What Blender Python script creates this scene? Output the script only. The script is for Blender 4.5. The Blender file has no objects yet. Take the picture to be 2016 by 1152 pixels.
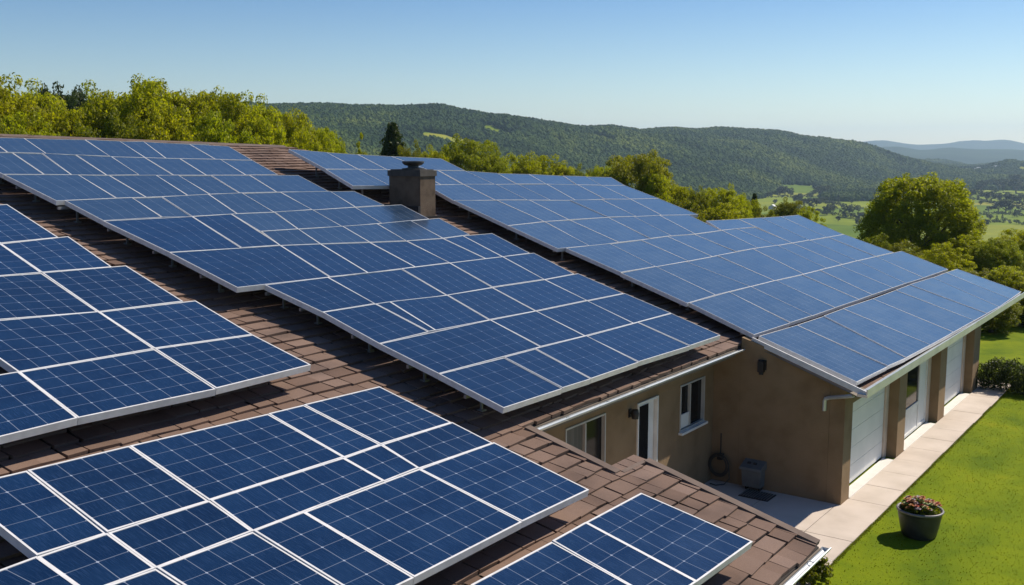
import bpy, math, random
import numpy as np
from mathutils import Matrix, Vector

random.seed(7)
rng = np.random.default_rng(7)
sc = bpy.context.scene
col = sc.collection

# ------------------------------------------------------------------ camera
FPX, HY, CX, CY, VE, CAMH = 2000.0, 300.0, 1008.0, 576.0, 2460.0, 8.0
pitch = math.atan((CY - HY) / FPX)
Ec = np.array([VE - CX, CY - HY, FPX]); Ec /= np.linalg.norm(Ec)
Uc = np.array([0, math.cos(pitch), -math.sin(pitch)])
def _cross(a, b):
    return np.cross(a[[0, 2, 1]], b[[0, 2, 1]])[[0, 2, 1]]
Hc = _cross(Uc, Ec)
CAM = np.array([0, 0, CAMH])
def ray(px, py):
    d = np.array([px - CX, CY - py, FPX])
    w = np.array([d @ Ec, d @ Hc, d @ Uc]); return w / np.linalg.norm(w)
def on_z(px, py, z=0.0):
    d = ray(px, py); return CAM + d * ((z - CAMH) / d[2])
def on_plane(px, py, p0, n):
    d = ray(px, py); return CAM + d * (((np.array(p0, float) - CAM) @ n) / (d @ n))
cam_d = bpy.data.cameras.new('camera'); cam = bpy.data.objects.new('camera', cam_d); col.objects.link(cam)
right = Vector((Ec[0], Hc[0], Uc[0])); up = Vector((Ec[1], Hc[1], Uc[1])); fwd = Vector((Ec[2], Hc[2], Uc[2]))
m = Matrix((right, up, -fwd)).transposed().to_4x4(); m.translation = Vector(CAM)
cam.matrix_world = m
cam_d.sensor_width = 36; cam_d.lens = 36 * FPX / 2016; cam_d.clip_start = 0.1; cam_d.clip_end = 40000
sc.camera = cam
fh = Vector((fwd.x, fwd.y)).normalized(); rh = Vector((right.x, right.y)).normalized()

# ------------------------------------------------------------------ light
SUN_AZ = Vector((0.93, -0.37)).normalized(); SUN_EL = math.radians(45)
world = bpy.data.worlds.new('World'); sc.world = world; world.use_nodes = True
wn = world.node_tree.nodes; wl = world.node_tree.links
sky = wn.new('ShaderNodeTexSky'); sky.sky_type = 'NISHITA'; sky.sun_disc = False
sky.sun_elevation = SUN_EL; sky.sun_rotation = math.atan2(SUN_AZ.x, SUN_AZ.y)
sky.altitude = 200; sky.air_density = 1.15; sky.dust_density = 0.15; sky.ozone_density = 4.5
wtc = wn.new('ShaderNodeTexCoord'); wsp = wn.new('ShaderNodeSeparateXYZ'); wl.new(wtc.outputs['Generated'], wsp.inputs[0])
wrp = wn.new('ShaderNodeValToRGB'); wl.new(wsp.outputs[2], wrp.inputs[0])
for p_, c_ in ((0.07, (0.80, 0.85, 0.89, 1)), (0.17, (0.43, 0.59, 0.78, 1))):
    e_ = wrp.color_ramp.elements.new(p_); e_.color = c_
wrp.color_ramp.elements[0].color = (1.0, 0.99, 0.97, 1); wrp.color_ramp.elements[-1].color = (0.45, 0.60, 0.80, 1)
wmx = wn.new('ShaderNodeMix'); wmx.data_type = 'RGBA'; wmx.blend_type = 'MULTIPLY'; wmx.inputs[0].default_value = 1
wl.new(sky.outputs[0], wmx.inputs[6]); wl.new(wrp.outputs[0], wmx.inputs[7]); wl.new(wmx.outputs[2], wn['Background'].inputs[0])
wn['Background'].inputs[1].default_value = 0.105
sun_d = bpy.data.lights.new('sun', 'SUN'); sun = bpy.data.objects.new('sun', sun_d); col.objects.link(sun)
sun_d.energy = 5.0; sun_d.angle = math.radians(0.5); sun_d.color = (1.0, 0.90, 0.76)
sdir = Vector((SUN_AZ.x * math.cos(SUN_EL), SUN_AZ.y * math.cos(SUN_EL), math.sin(SUN_EL)))
sun.rotation_euler = sdir.to_track_quat('Z', 'Y').to_euler(); sun.location = (30, -20, 40)
sc.view_settings.view_transform = 'Standard'; sc.view_settings.look = 'None'
sc.view_settings.gamma = 1; sc.view_settings.exposure = 0.30
sc.cycles.volume_bounces = 0
sc.cycles.max_bounces = 8

# ------------------------------------------------------------------ helpers
def tag(o, label=None, cat=None, group=None, kind=None):
    if label: o['label'] = label
    if cat: o['category'] = cat
    if group: o['group'] = group
    if kind: o['kind'] = kind
    return o
def link(o, parent=None):
    col.objects.link(o)
    if parent is not None: o.parent = parent
    return o
def empty(name, loc=(0, 0, 0), rz=0):
    o = bpy.data.objects.new(name, None); o.location = loc; o.rotation_euler = (0, 0, rz)
    o.empty_display_size = 0.2
    return link(o)

class MB:
    """collects faces; builds one mesh object"""
    def __init__(self): self.v = []; self.f = []; self.uv = []; self.mi = []
    def face(self, pts, uv=None, mi=0):
        i = len(self.v); self.v += [tuple(p) for p in pts]; self.f.append(tuple(range(i, i + len(pts))))
        self.uv.append(uv if uv else [(0, 0)] * len(pts)); self.mi.append(mi)
    def hexa(self, b, t, mi=0):
        n = len(b)
        self.face(b[::-1], mi=mi); self.face(t, mi=mi)
        for i in range(n):
            j = (i + 1) % n; self.face([b[i], b[j], t[j], t[i]], mi=mi)
    def box(self, a, b, mi=0):
        x0, y0, z0 = a; x1, y1, z1 = b
        self.hexa([(x0, y0, z0), (x1, y0, z0), (x1, y1, z0), (x0, y1, z0)],
                  [(x0, y0, z1), (x1, y0, z1), (x1, y1, z1), (x0, y1, z1)], mi)
    def bar(self, p, q, w, h, upv=(0, 0, 1), mi=0):
        p = Vector(p); q = Vector(q); d = (q - p).normalized(); u = Vector(upv)
        s = d.cross(u).normalized() * w / 2; u = s.cross(d).normalized() * h / 2
        self.hexa([p - s - u, p + s - u, p + s + u, p - s + u], [q - s - u, q + s - u, q + s + u, q - s + u], mi)
    def tube(self, pts, radii, n=10, caps=True, mi=0):
        pts = [Vector(p) for p in pts]
        if not hasattr(radii, '__len__'): radii = [radii] * len(pts)
        rings = []; prev = None
        for i, p in enumerate(pts):
            d = (pts[min(i + 1, len(pts) - 1)] - pts[max(i - 1, 0)]).normalized()
            a = prev if prev is not None else (Vector((0, 0, 1)) if abs(d.z) < 0.9 else Vector((1, 0, 0)))
            s = (a - d * a.dot(d)).normalized(); prev = s; t = d.cross(s)
            rings.append([p + (s * math.cos(k * 2 * math.pi / n) + t * math.sin(k * 2 * math.pi / n)) * radii[i] for k in range(n)])
        base = len(self.v)
        for r in rings: self.v += [tuple(q) for q in r]
        for i in range(len(rings) - 1):
            for k in range(n):
                k2 = (k + 1) % n
                self.f.append((base + i * n + k, base + i * n + k2, base + (i + 1) * n + k2, base + (i + 1) * n + k))
                self.uv.append([(0, 0)] * 4); self.mi.append(mi)
        if caps:
            self.face(rings[0][::-1], mi=mi); self.face(rings[-1], mi=mi)
    def lathe(self, prof, c=(0, 0, 0), n=32, mi=0):
        base = len(self.v)
        for r, z in prof:
            for k in range(n):
                a = k * 2 * math.pi / n; self.v.append((c[0] + r * math.cos(a), c[1] + r * math.sin(a), c[2] + z))
        for i in range(len(prof) - 1):
            for k in range(n):
                k2 = (k + 1) % n
                self.f.append((base + i * n + k, base + i * n + k2, base + (i + 1) * n + k2, base + (i + 1) * n + k))
                self.uv.append([(0, 0)] * 4); self.mi.append(mi)
    def build(self, name, mats, parent=None, smooth=False, bevel=0, origin=None):
        me = bpy.data.meshes.new(name)
        v = self.v
        if origin is not None: v = [(p[0] - origin[0], p[1] - origin[1], p[2] - origin[2]) for p in v]
        me.from_pydata(v, [], self.f)
        if not isinstance(mats, (list, tuple)): mats = [mats]
        for mm in mats: me.materials.append(mm)
        uvl = me.uv_layers.new(name='UVMap')
        flat = [c for f in self.uv for p in f for c in p]
        uvl.data.foreach_set('uv', flat)
        me.polygons.foreach_set('material_index', self.mi)
        if smooth: me.polygons.foreach_set('use_smooth', [True] * len(me.polygons))
        me.update()
        o = bpy.data.objects.new(name, me)
        if origin is not None: o.location = origin
        if bevel:
            b = o.modifiers.new('bevel', 'BEVEL'); b.width = bevel; b.segments = 2; b.limit_method = 'ANGLE'
        return link(o, parent)

def np_mesh(name, verts, faces, mat, parent=None, smooth=False):
    """verts (n,3), faces (m,k) numpy"""
    me = bpy.data.meshes.new(name)
    k = faces.shape[1]
    me.vertices.add(len(verts)); me.vertices.foreach_set('co', verts.astype(np.float32).ravel())
    me.loops.add(faces.size); me.loops.foreach_set('vertex_index', faces.astype(np.int32).ravel())
    me.polygons.add(len(faces)); me.polygons.foreach_set('loop_start', np.arange(0, faces.size, k, dtype=np.int32))
    me.polygons.foreach_set('loop_total', np.full(len(faces), k, dtype=np.int32))
    if smooth: me.polygons.foreach_set('use_smooth', np.ones(len(faces), dtype=bool))
    me.materials.append(mat); me.update(calc_edges=True)
    o = bpy.data.objects.new(name, me)
    return link(o, parent)

# ------------------------------------------------------------------ materials
def mat(name, base=(0.5, 0.5, 0.5), rough=0.6, metal=0.0, spec=0.5):
    mt = bpy.data.materials.new(name); mt.use_nodes = True
    b = mt.node_tree.nodes['Principled BSDF']
    b.inputs['Base Color'].default_value = (*base, 1); b.inputs['Roughness'].default_value = rough
    b.inputs['Metallic'].default_value = metal; b.inputs['Specular IOR Level'].default_value = spec
    return mt
def N(mt, typ, **kw):
    n = mt.node_tree.nodes.new(typ)
    for k, v in kw.items():
        if k in n.inputs.keys() if isinstance(k, str) else False: n.inputs[k].default_value = v
        else: setattr(n, k, v)
    return n
def L(mt, a, b): mt.node_tree.links.new(a, b)
def bsdf(mt): return mt.node_tree.nodes['Principled BSDF']
def ramp(mt, fac, stops):
    r = mt.node_tree.nodes.new('ShaderNodeValToRGB'); e = r.color_ramp.elements
    while len(e) < len(stops): e.new(0.5)
    for i, (p, c) in enumerate(stops):
        e[i].position = p; e[i].color = (*c, 1) if len(c) == 3 else c
    L(mt, fac, r.inputs[0]); return r
def noisy(mt, stops, scale=5, detail=6, bump=0.0, bscale=60, bdist=0.01, coord='Object', rough_var=None, stretch=None):
    tc = N(mt, 'ShaderNodeTexCoord'); src = tc.outputs[coord]
    if stretch:
        mp = N(mt, 'ShaderNodeMapping'); mp.inputs['Scale'].default_value = stretch; L(mt, src, mp.inputs[0]); src = mp.outputs[0]
    nz = N(mt, 'ShaderNodeTexNoise'); nz.inputs['Scale'].default_value = scale; nz.inputs['Detail'].default_value = detail
    L(mt, src, nz.inputs['Vector'])
    r = ramp(mt, nz.outputs[0], stops); L(mt, r.outputs[0], bsdf(mt).inputs['Base Color'])
    if bump:
        n2 = N(mt, 'ShaderNodeTexNoise'); n2.inputs['Scale'].default_value = bscale; n2.inputs['Detail'].default_value = 5
        L(mt, src, n2.inputs['Vector'])
        bp = N(mt, 'ShaderNodeBump'); bp.inputs['Strength'].default_value = bump; bp.inputs['Distance'].default_value = bdist
        L(mt, n2.outputs[0], bp.inputs['Height']); L(mt, bp.outputs[0], bsdf(mt).inputs['Normal'])
    return mt
def math_n(mt, op, a, b=None):
    n = N(mt, 'ShaderNodeMath', operation=op)
    for i, x in enumerate((a, b)):
        if x is None: continue
        if isinstance(x, (int, float)): n.inputs[i].default_value = x
        else: L(mt, x, n.inputs[i])
    return n.outputs[0]

M = {}
M['stucco'] = noisy(mat('stucco', rough=0.92, spec=0.2), [(0.3, (0.205, 0.136, 0.074)), (0.5, (0.250, 0.170, 0.096)), (0.72, (0.275, 0.190, 0.110))], 1.6, 12, 0.7, 40, 0.015)
M['white_paint'] = noisy(mat('white_paint', rough=0.5), [(0.35, (0.66, 0.65, 0.62)), (0.65, (0.76, 0.75, 0.72))], 2.5, 5)
M['window_paint'] = noisy(mat('window_paint', rough=0.5), [(0.35, (0.40, 0.39, 0.37)), (0.65, (0.50, 0.49, 0.46))], 2.5, 5)
M['door_paint'] = noisy(mat('door_paint', rough=0.55), [(0.3, (0.66, 0.66, 0.64)), (0.7, (0.78, 0.77, 0.74))], 1.2, 7, 0.1, 30, 0.004)
M['trim_paint'] = noisy(mat('trim_paint', rough=0.6), [(0.35, (0.56, 0.45, 0.36)), (0.65, (0.66, 0.54, 0.44))], 3, 5)
M['metal'] = noisy(mat('frame_metal', rough=0.42, metal=0.0), [(0.3, (0.58, 0.57, 0.56)), (0.7, (0.72, 0.71, 0.70))], 6, 5)
M['gutter'] = noisy(mat('gutter_metal', rough=0.35, metal=0.55), [(0.3, (0.50, 0.53, 0.54)), (0.7, (0.68, 0.70, 0.70))], 2, 8)
M['rail'] = mat('rail_metal', (0.30, 0.30, 0.30), 0.45, 0.7)
M['dark'] = mat('dark_metal', (0.02, 0.02, 0.022), 0.5, 0.2)
M['felt'] = noisy(mat('roof_felt', rough=0.95), [(0.3, (0.018, 0.014, 0.012)), (0.7, (0.032, 0.026, 0.022))], 4)
M['soffit'] = mat('soffit', (0.16, 0.13, 0.10), 0.8)
M['threshold'] = noisy(mat('threshold', rough=0.7), [(0.3, (0.62, 0.60, 0.55)), (0.7, (0.72, 0.69, 0.63))], 4, 6)
M['chimney'] = noisy(mat('chimney_render', rough=0.95, spec=0.15), [(0.3, (0.085, 0.062, 0.045)), (0.5, (0.125, 0.093, 0.068)), (0.75, (0.15, 0.115, 0.085))], 4, 10, 0.8, 30, 0.02)
M['chimney_cap'] = noisy(mat('chimney_cap', rough=0.85), [(0.3, (0.04, 0.036, 0.032)), (0.7, (0.075, 0.066, 0.058))], 5, 8, 0.5, 30, 0.01)
M['cowl'] = noisy(mat('cowl_metal', rough=0.45, metal=0.6), [(0.3, (0.03, 0.03, 0.03)), (0.7, (0.09, 0.085, 0.08))], 8)
M['curtain'] = noisy(mat('curtain', rough=0.9), [(0.4, (0.10, 0.095, 0.08)), (0.6, (0.14, 0.13, 0.11))], 2, 3, 0.6, 3, 0.05, stretch=(6, 1, 0.05))
g = mat('window_glass', (0.012, 0.013, 0.015), 0.06, 0, 0.14); M['glass'] = g
M['pot'] = noisy(mat('pot_glaze', rough=0.42), [(0.3, (0.018, 0.019, 0.024)), (0.7, (0.035, 0.036, 0.044))], 8, 6, 0.2, 20, 0.006)
M['pot_rim'] = noisy(mat('pot_rim', rough=0.45), [(0.3, (0.12, 0.11, 0.11)), (0.7, (0.22, 0.20, 0.19))], 12)
M['soil'] = noisy(mat('soil', rough=1), [(0.3, (0.02, 0.013, 0.008)), (0.7, (0.05, 0.032, 0.02))], 20)
M['bark'] = noisy(mat('bark', rough=0.95), [(0.3, (0.045, 0.032, 0.022)), (0.7, (0.11, 0.085, 0.06))], 6, 8, 0.8, 15, 0.03)
M['cabinet'] = noisy(mat('cabinet_paint', rough=0.6), [(0.3, (0.10, 0.105, 0.105)), (0.7, (0.15, 0.155, 0.15))], 4)
M['hose'] = mat('hose', (0.05, 0.045, 0.035), 0.6)
M['barn_wall'] = mat('barn_wall', (0.55, 0.52, 0.47), 0.9)
M['barn_roof'] = mat('barn_roof', (0.62, 0.60, 0.58), 0.7)

# shingles: colour varies tab by tab (random per island) with mineral grain
s = mat('shingles', rough=0.93, spec=0.2); M['shingle'] = s
geo = N(s, 'ShaderNodeNewGeometry'); tc = N(s, 'ShaderNodeTexCoord')
r1 = ramp(s, geo.outputs['Random Per Island'], [(0.0, (0.150, 0.098, 0.074)), (0.35, (0.178, 0.119, 0.091)), (0.7, (0.195, 0.133, 0.103)), (1.0, (0.222, 0.154, 0.122))])
nz = N(s, 'ShaderNodeTexNoise'); nz.inputs['Scale'].default_value = 120; nz.inputs['Detail'].default_value = 3; L(s, tc.outputs['Object'], nz.inputs['Vector'])
nb = N(s, 'ShaderNodeTexNoise'); nb.inputs['Scale'].default_value = 0.9; nb.inputs['Detail'].default_value = 6; L(s, tc.outputs['Object'], nb.inputs['Vector'])
r2 = ramp(s, nz.outputs[0], [(0.3, (0.72, 0.72, 0.72)), (0.7, (1.15, 1.15, 1.15))])
r3 = ramp(s, nb.outputs[0], [(0.32, (0.70, 0.70, 0.72)), (0.48, (0.96, 0.95, 0.95)), (0.7, (1.14, 1.12, 1.10))])
mx = N(s, 'ShaderNodeMix', data_type='RGBA', blend_type='MULTIPLY'); mx.inputs[0].default_value = 1; L(s, r1.outputs[0], mx.inputs[6]); L(s, r2.outputs[0], mx.inputs[7])
mx2 = N(s, 'ShaderNodeMix', data_type='RGBA', blend_type='MULTIPLY'); mx2.inputs[0].default_value = 1; L(s, mx.outputs[2], mx2.inputs[6]); L(s, r3.outputs[0], mx2.inputs[7])
L(s, mx2.outputs[2], bsdf(s).inputs['Base Color'])
bp = N(s, 'ShaderNodeBump'); bp.inputs['Strength'].default_value = 0.5; bp.inputs['Distance'].default_value = 0.006; L(s, nz.outputs[0], bp.inputs['Height']); L(s, bp.outputs[0], bsdf(s).inputs['Normal'])

# solar cells: UV counted in cells
def cell_mat(name, line_u, line_v, dots, base_a, base_b, finger=0.35):
    mt = mat(name, rough=0.16, spec=0.5)
    uv = N(mt, 'ShaderNodeUVMap'); sp = N(mt, 'ShaderNodeSeparateXYZ'); L(mt, uv.outputs[0], sp.inputs[0])
    def dist(o):                       # distance to nearest integer line, in cells
        f = math_n(mt, 'FRACT', o); a = math_n(mt, 'SUBTRACT', f, 0.5); a = math_n(mt, 'ABSOLUTE', a)
        return math_n(mt, 'SUBTRACT', 0.5, a)
    du, dv = dist(sp.outputs[0]), dist(sp.outputs[1])
    lu = math_n(mt, 'MULTIPLY', math_n(mt, 'LESS_THAN', du, 0.014), line_u)
    lv = math_n(mt, 'MULTIPLY', math_n(mt, 'LESS_THAN', dv, 0.014), line_v)
    ln = math_n(mt, 'MAXIMUM', lu, lv)
    dt = math_n(mt, 'MULTIPLY', math_n(mt, 'LESS_THAN', math_n(mt, 'ADD', du, dv), 0.055), dots)
    ln = math_n(mt, 'MAXIMUM', ln, dt)
    # hair-thin silver fingers running down the slope and broken streaks of crystal
    tcc = N(mt, 'ShaderNodeTexCoord'); mp = N(mt, 'ShaderNodeMapping'); mp.inputs['Scale'].default_value = (34, 1.6, 1); L(mt, uv.outputs[0], mp.inputs[0])
    st = N(mt, 'ShaderNodeTexNoise'); st.inputs['Scale'].default_value = 1.0; st.inputs['Detail'].default_value = 3; L(mt, mp.outputs[0], st.inputs['Vector'])
    bigc = N(mt, 'ShaderNodeTexNoise'); bigc.inputs['Scale'].default_value = 1.1; bigc.inputs['Detail'].default_value = 4; L(mt, tcc.outputs['Object'], bigc.inputs['Vector'])
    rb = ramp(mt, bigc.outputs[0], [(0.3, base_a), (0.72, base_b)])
    oi = N(mt, 'ShaderNodeObjectInfo')
    hv = N(mt, 'ShaderNodeHueSaturation'); L(mt, rb.outputs[0], hv.inputs['Color'])
    L(mt, math_n(mt, 'ADD', math_n(mt, 'MULTIPLY', oi.outputs['Random'], 0.28), 0.86), hv.inputs['Value'])
    rs = ramp(mt, st.outputs[0], [(0.50, (0, 0, 0)), (0.72, (1, 1, 1))])
    m1 = N(mt, 'ShaderNodeMix', data_type='RGBA'); L(mt, math_n(mt, 'MULTIPLY', rs.outputs[0], finger), m1.inputs[0])
    L(mt, hv.outputs[0], m1.inputs[6]); m1.inputs[7].default_value = (0.05, 0.10, 0.22, 1)
    m2 = N(mt, 'ShaderNodeMix', data_type='RGBA'); L(mt, ln, m2.inputs[0]); L(mt, m1.outputs[2], m2.inputs[6]); m2.inputs[7].default_value = (0.50, 0.56, 0.66, 1)
    L(mt, m2.outputs[2], bsdf(mt).inputs['Base Color'])
    # dust film: roughness varies
    rr = ramp(mt, bigc.outputs[0], [(0.3, (0.12,) * 3), (0.7, (0.22,) * 3)]); L(mt, rr.outputs[0], bsdf(mt).inputs['Roughness'])
    return mt
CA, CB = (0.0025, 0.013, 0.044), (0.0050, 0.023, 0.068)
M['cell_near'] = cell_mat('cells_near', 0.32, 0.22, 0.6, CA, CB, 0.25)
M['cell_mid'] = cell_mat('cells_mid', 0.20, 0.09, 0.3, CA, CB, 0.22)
M['cell_far'] = cell_mat('cells_far', 0.20, 0.08, 0.15, (0.014, 0.032, 0.064), (0.026, 0.050, 0.090), 0.2)  # lighter, greyer base: reflected sky painted into the far panels' colour
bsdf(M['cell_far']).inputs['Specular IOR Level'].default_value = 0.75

M['cell_sky_sheen'] = cell_mat('cells_sky_sheen', 0.24, 0.10, 0.15, (0.026, 0.048, 0.084), (0.044, 0.074, 0.118), 0.3)  # right-hand array glass, pale sky sheen painted into its base colour
bsdf(M['cell_sky_sheen']).inputs['Specular IOR Level'].default_value = 0.9
def leaf_mat(name, c0, c1, c2, trans=0.45):
    mt = mat(name, rough=0.55, spec=0.25)
    nt = mt.node_tree
    geo = N(mt, 'ShaderNodeNewGeometry'); oi = N(mt, 'ShaderNodeObjectInfo')
    r = ramp(mt, geo.outputs['Random Per Island'], [(0.0, c0), (0.5, c1), (1.0, c2)])
    tcc = N(mt, 'ShaderNodeTexCoord'); nz = N(mt, 'ShaderNodeTexNoise'); nz.inputs['Scale'].default_value = 0.55; nz.inputs['Detail'].default_value = 3
    L(mt, tcc.outputs['Object'], nz.inputs['Vector'])
    hs = N(mt, 'ShaderNodeHueSaturation'); L(mt, r.outputs[0], hs.inputs['Color'])
    L(mt, math_n(mt, 'ADD', math_n(mt, 'MULTIPLY', nz.outputs[0], 0.7), 0.65), hs.inputs['Value'])
    L(mt, math_n(mt, 'ADD', math_n(mt, 'MULTIPLY', oi.outputs['Random'], 0.02), 0.476), hs.inputs['Hue'])
    L(mt, hs.outputs[0], bsdf(mt).inputs['Base Color'])
    tr = N(mt, 'ShaderNodeBsdfTranslucent')
    br = N(mt, 'ShaderNodeMix', data_type='RGBA', blend_type='MULTIPLY'); br.inputs[0].default_value = 1
    L(mt, hs.outputs[0], br.inputs[6]); br.inputs[7].default_value = (1.8, 1.9, 0.5, 1); L(mt, br.outputs[2], tr.inputs[0])
    ms = N(mt, 'ShaderNodeMixShader'); ms.inputs[0].default_value = trans
    L(mt, bsdf(mt).outputs[0], ms.inputs[1]); L(mt, tr.outputs[0], ms.inputs[2])
    L(mt, ms.outputs[0], nt.nodes['Material Output'].inputs[0])
    return mt
M['leaf_bright'] = leaf_mat('leaves_bright', (0.15, 0.18, 0.006), (0.22, 0.25, 0.008), (0.31, 0.32, 0.014), 0.52)
M['leaf_dark'] = leaf_mat('leaves_dark', (0.022, 0.042, 0.010), (0.036, 0.060, 0.012), (0.06, 0.08, 0.018), 0.25)
M['leaf_olive'] = leaf_mat('leaves_olive', (0.125, 0.155, 0.009), (0.19, 0.215, 0.012), (0.27, 0.275, 0.02), 0.4)
M['leaf_big'] = leaf_mat('leaves_big', (0.12, 0.15, 0.006), (0.20, 0.225, 0.009), (0.29, 0.295, 0.015), 0.5)
M['leaf_mid'] = leaf_mat('leaves_mid', (0.085, 0.11, 0.008), (0.145, 0.165, 0.011), (0.21, 0.22, 0.016), 0.4)

# ------------------------------------------------------------------ terrain
def hash2(ix, iy):
    h = np.sin(ix * 127.1 + iy * 311.7) * 43758.5453; return h - np.floor(h)
def vnoise(x, y):
    ix, iy = np.floor(x), np.floor(y); fx, fy = x - ix, y - iy
    fx = fx * fx * (3 - 2 * fx); fy = fy * fy * (3 - 2 * fy)
    return (hash2(ix, iy) * (1 - fx) + hash2(ix + 1, iy) * fx) * (1 - fy) + (hash2(ix, iy + 1) * (1 - fx) + hash2(ix + 1, iy + 1) * fx) * fy
def fbm(x, y, o=4):
    s = 0; a = 0.5
    for _ in range(o): s = s + a * (vnoise(x, y) - 0.5); x = x * 2.03 + 17; y = y * 2.03 + 5; a *= 0.5
    return s
def sst(a, b, x):
    t = np.clip((x - a) / (b - a), 0, 1); return t * t * (3 - 2 * t)
CR = np.array([(-400, 215), (300, 205), (560, 207), (740, 210), (870, 214), (980, 236), (1140, 254), (1200, 251), (1260, 260), (1330, 257), (1440, 259), (1520, 265), (1570, 274), (1620, 277), (1680, 288), (1740, 305), (1800, 322), (1900, 334), (2400, 334)], float)
VC = np.array([(-400, 1800), (700, 1900), (1000, 2000), (1300, 2300), (1600, 2700), (1750, 3000), (2400, 3200)], float)
VF = np.array([(-400, 800), (800, 950), (1100, 1150), (1300, 1350), (1480, 1600), (1540, 1750), (1620, 1850), (1740, 1900), (1800, 1950), (2400, 2000)], float)
VW = np.array([(-400, 800), (800, 950), (1100, 1150), (1300, 1300), (1470, 1480), (1510, 1640), (1545, 1800), (1612, 1880), (1625, 1500), (1660, 1420), (1760, 1430), (1800, 1750), (1900, 1900), (2400, 2000)], float)
MT = np.array([(-2000, 285), (1600, 292), (1680, 283), (1735, 275), (1770, 281), (1800, 285), (1850, 281), (1880, 278), (1930, 281), (1970, 280), (2016, 287), (2300, 280), (4000, 290)], float)
M2 = np.array([(-2000, 300), (1640, 303), (1760, 290), (1800, 294), (1860, 291), (1920, 296), (2016, 300), (2300, 296), (4000, 300)], float)
FLOOR = -62.0
def terrain(x, y):
    x = np.asarray(x, float); y = np.asarray(y, float)
    v = x * fh.x + y * fh.y; u = x * rh.x + y * rh.y; r = np.hypot(u, v)
    vs = np.maximum(v, 1.0); s = np.where(v > 1, CX + FPX * u / vs, np.where(u > 0, 4000, -2000)); s = np.clip(s, -2000, 4000)
    d = np.maximum(v, r * 0.5)
    z = FLOOR * (sst(46, 620, r) * 0.85 + sst(46, 300, r) * 0.15)
    z = z + sst(100, 500, r) * fbm(x / 260, y / 260, 4) * 14
    zc = CAMH + (HY - np.interp(s, CR[:, 0], CR[:, 1])) / FPX * np.interp(s, VC[:, 0], VC[:, 1]) - 9
    vf = np.interp(s, VF[:, 0], VF[:, 1]); vc = np.interp(s, VC[:, 0], VC[:, 1])
    k = sst(vf * 0.92, vc, d) ** 0.85 * (1 - sst(vc, vc * 1.7, d))
    z = z + (zc - FLOOR) * k + k * (1 - 0.75 * sst(0.65, 1.0, k)) * (fbm(x / 420, y / 420, 5) * 110 - np.abs(fbm(x / 380 + 3, y / 380, 3)) * 130 + 18) + k * fbm(x / 300, y / 300, 4) * 22
    far = sst(2600, 4200, d) * (1 - k); z = z + far * fbm(x / 600, y / 600, 4) * 34
    k2 = sst(4600, 5800, d) * (1 - sst(5800, 6900, d)); z = z + k2 * (CAMH + (HY - np.interp(s, M2[:, 0], M2[:, 1])) / FPX * 5800 - FLOOR + fbm(x / 700, y / 700, 4) * 50)
    k3 = sst(7600, 9000, d) * (1 - sst(9000, 10200, d)); z = z + k3 * (CAMH + (HY - np.interp(s, MT[:, 0], MT[:, 1])) / FPX * 9000 - FLOOR + fbm(x / 900, y / 900, 4) * 70)
    return z
def ter(x, y): return float(terrain(x, y))
def on_terrain(px, py, start=300.0):
    d = ray(px, py); t = start
    while t < 15000:
        p = CAM + d * t
        if p[2] < ter(p[0], p[1]): return p
        t *= 1.01
    return CAM + d * 15000

def field_mat(name, near):
    mt = mat(name, rough=0.95, spec=0.1)
    tcc = N(mt, 'ShaderNodeTexCoord')
    if near:
        a = N(mt, 'ShaderNodeTexNoise'); a.inputs['Scale'].default_value = 0.55; a.inputs['Detail'].default_value = 6; a.inputs['Roughness'].default_value = 0.65; L(mt, tcc.outputs['Object'], a.inputs['Vector'])
        ra = ramp(mt, a.outputs[0], [(0.28, (0.060, 0.110, 0.003)), (0.45, (0.120, 0.170, 0.003)), (0.6, (0.165, 0.210, 0.003)), (0.75, (0.235, 0.235, 0.006))])
        b = N(mt, 'ShaderNodeTexNoise'); b.inputs['Scale'].default_value = 30; b.inputs['Detail'].default_value = 6; L(mt, tcc.outputs['Object'], b.inputs['Vector'])
        rb = ramp(mt, b.outputs[0], [(0.3, (0.84, 0.86, 0.8)), (0.7, (1.12, 1.10, 1.05))])
        mx = N(mt, 'ShaderNodeMix', data_type='RGBA', blend_type='MULTIPLY'); mx.inputs[0].default_value = 1; L(mt, ra.outputs[0], mx.inputs[6]); L(mt, rb.outputs[0], mx.inputs[7])
        L(mt, mx.outputs[2], bsdf(mt).inputs['Base Color'])
        bp = N(mt, 'ShaderNodeBump'); bp.inputs['Strength'].default_value = 0.35; bp.inputs['Distance'].default_value = 0.02; L(mt, b.outputs[0], bp.inputs['Height']); L(mt, bp.outputs[0], bsdf(mt).inputs['Normal'])
    else:
        vo = N(mt, 'ShaderNodeTexVoronoi'); vo.inputs['Scale'].default_value = 0.006; L(mt, tcc.outputs['Object'], vo.inputs['Vector'])
        sp = N(mt, 'ShaderNodeSeparateColor'); L(mt, vo.outputs['Color'], sp.inputs[0])
        ra = ramp(mt, sp.outputs[0], [(0.1, (0.095, 0.155, 0.004)), (0.4, (0.145, 0.200, 0.006)), (0.7, (0.190, 0.235, 0.008)), (0.95, (0.25, 0.25, 0.025))])
        b = N(mt, 'ShaderNodeTexNoise'); b.inputs['Scale'].default_value = 0.03; b.inputs['Detail'].default_value = 8; L(mt, tcc.outputs['Object'], b.inputs['Vector'])
        rb = ramp(mt, b.outputs[0], [(0.3, (0.72, 0.78, 0.75)), (0.7, (1.15, 1.1, 1.1))])
        mx = N(mt, 'ShaderNodeMix', data_type='RGBA', blend_type='MULTIPLY'); mx.inputs[0].default_value = 1; L(mt, ra.outputs[0], mx.inputs[6]); L(mt, rb.outputs[0], mx.inputs[7])
        L(mt, mx.outputs[2], bsdf(mt).inputs['Base Color'])
    return mt
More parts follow.
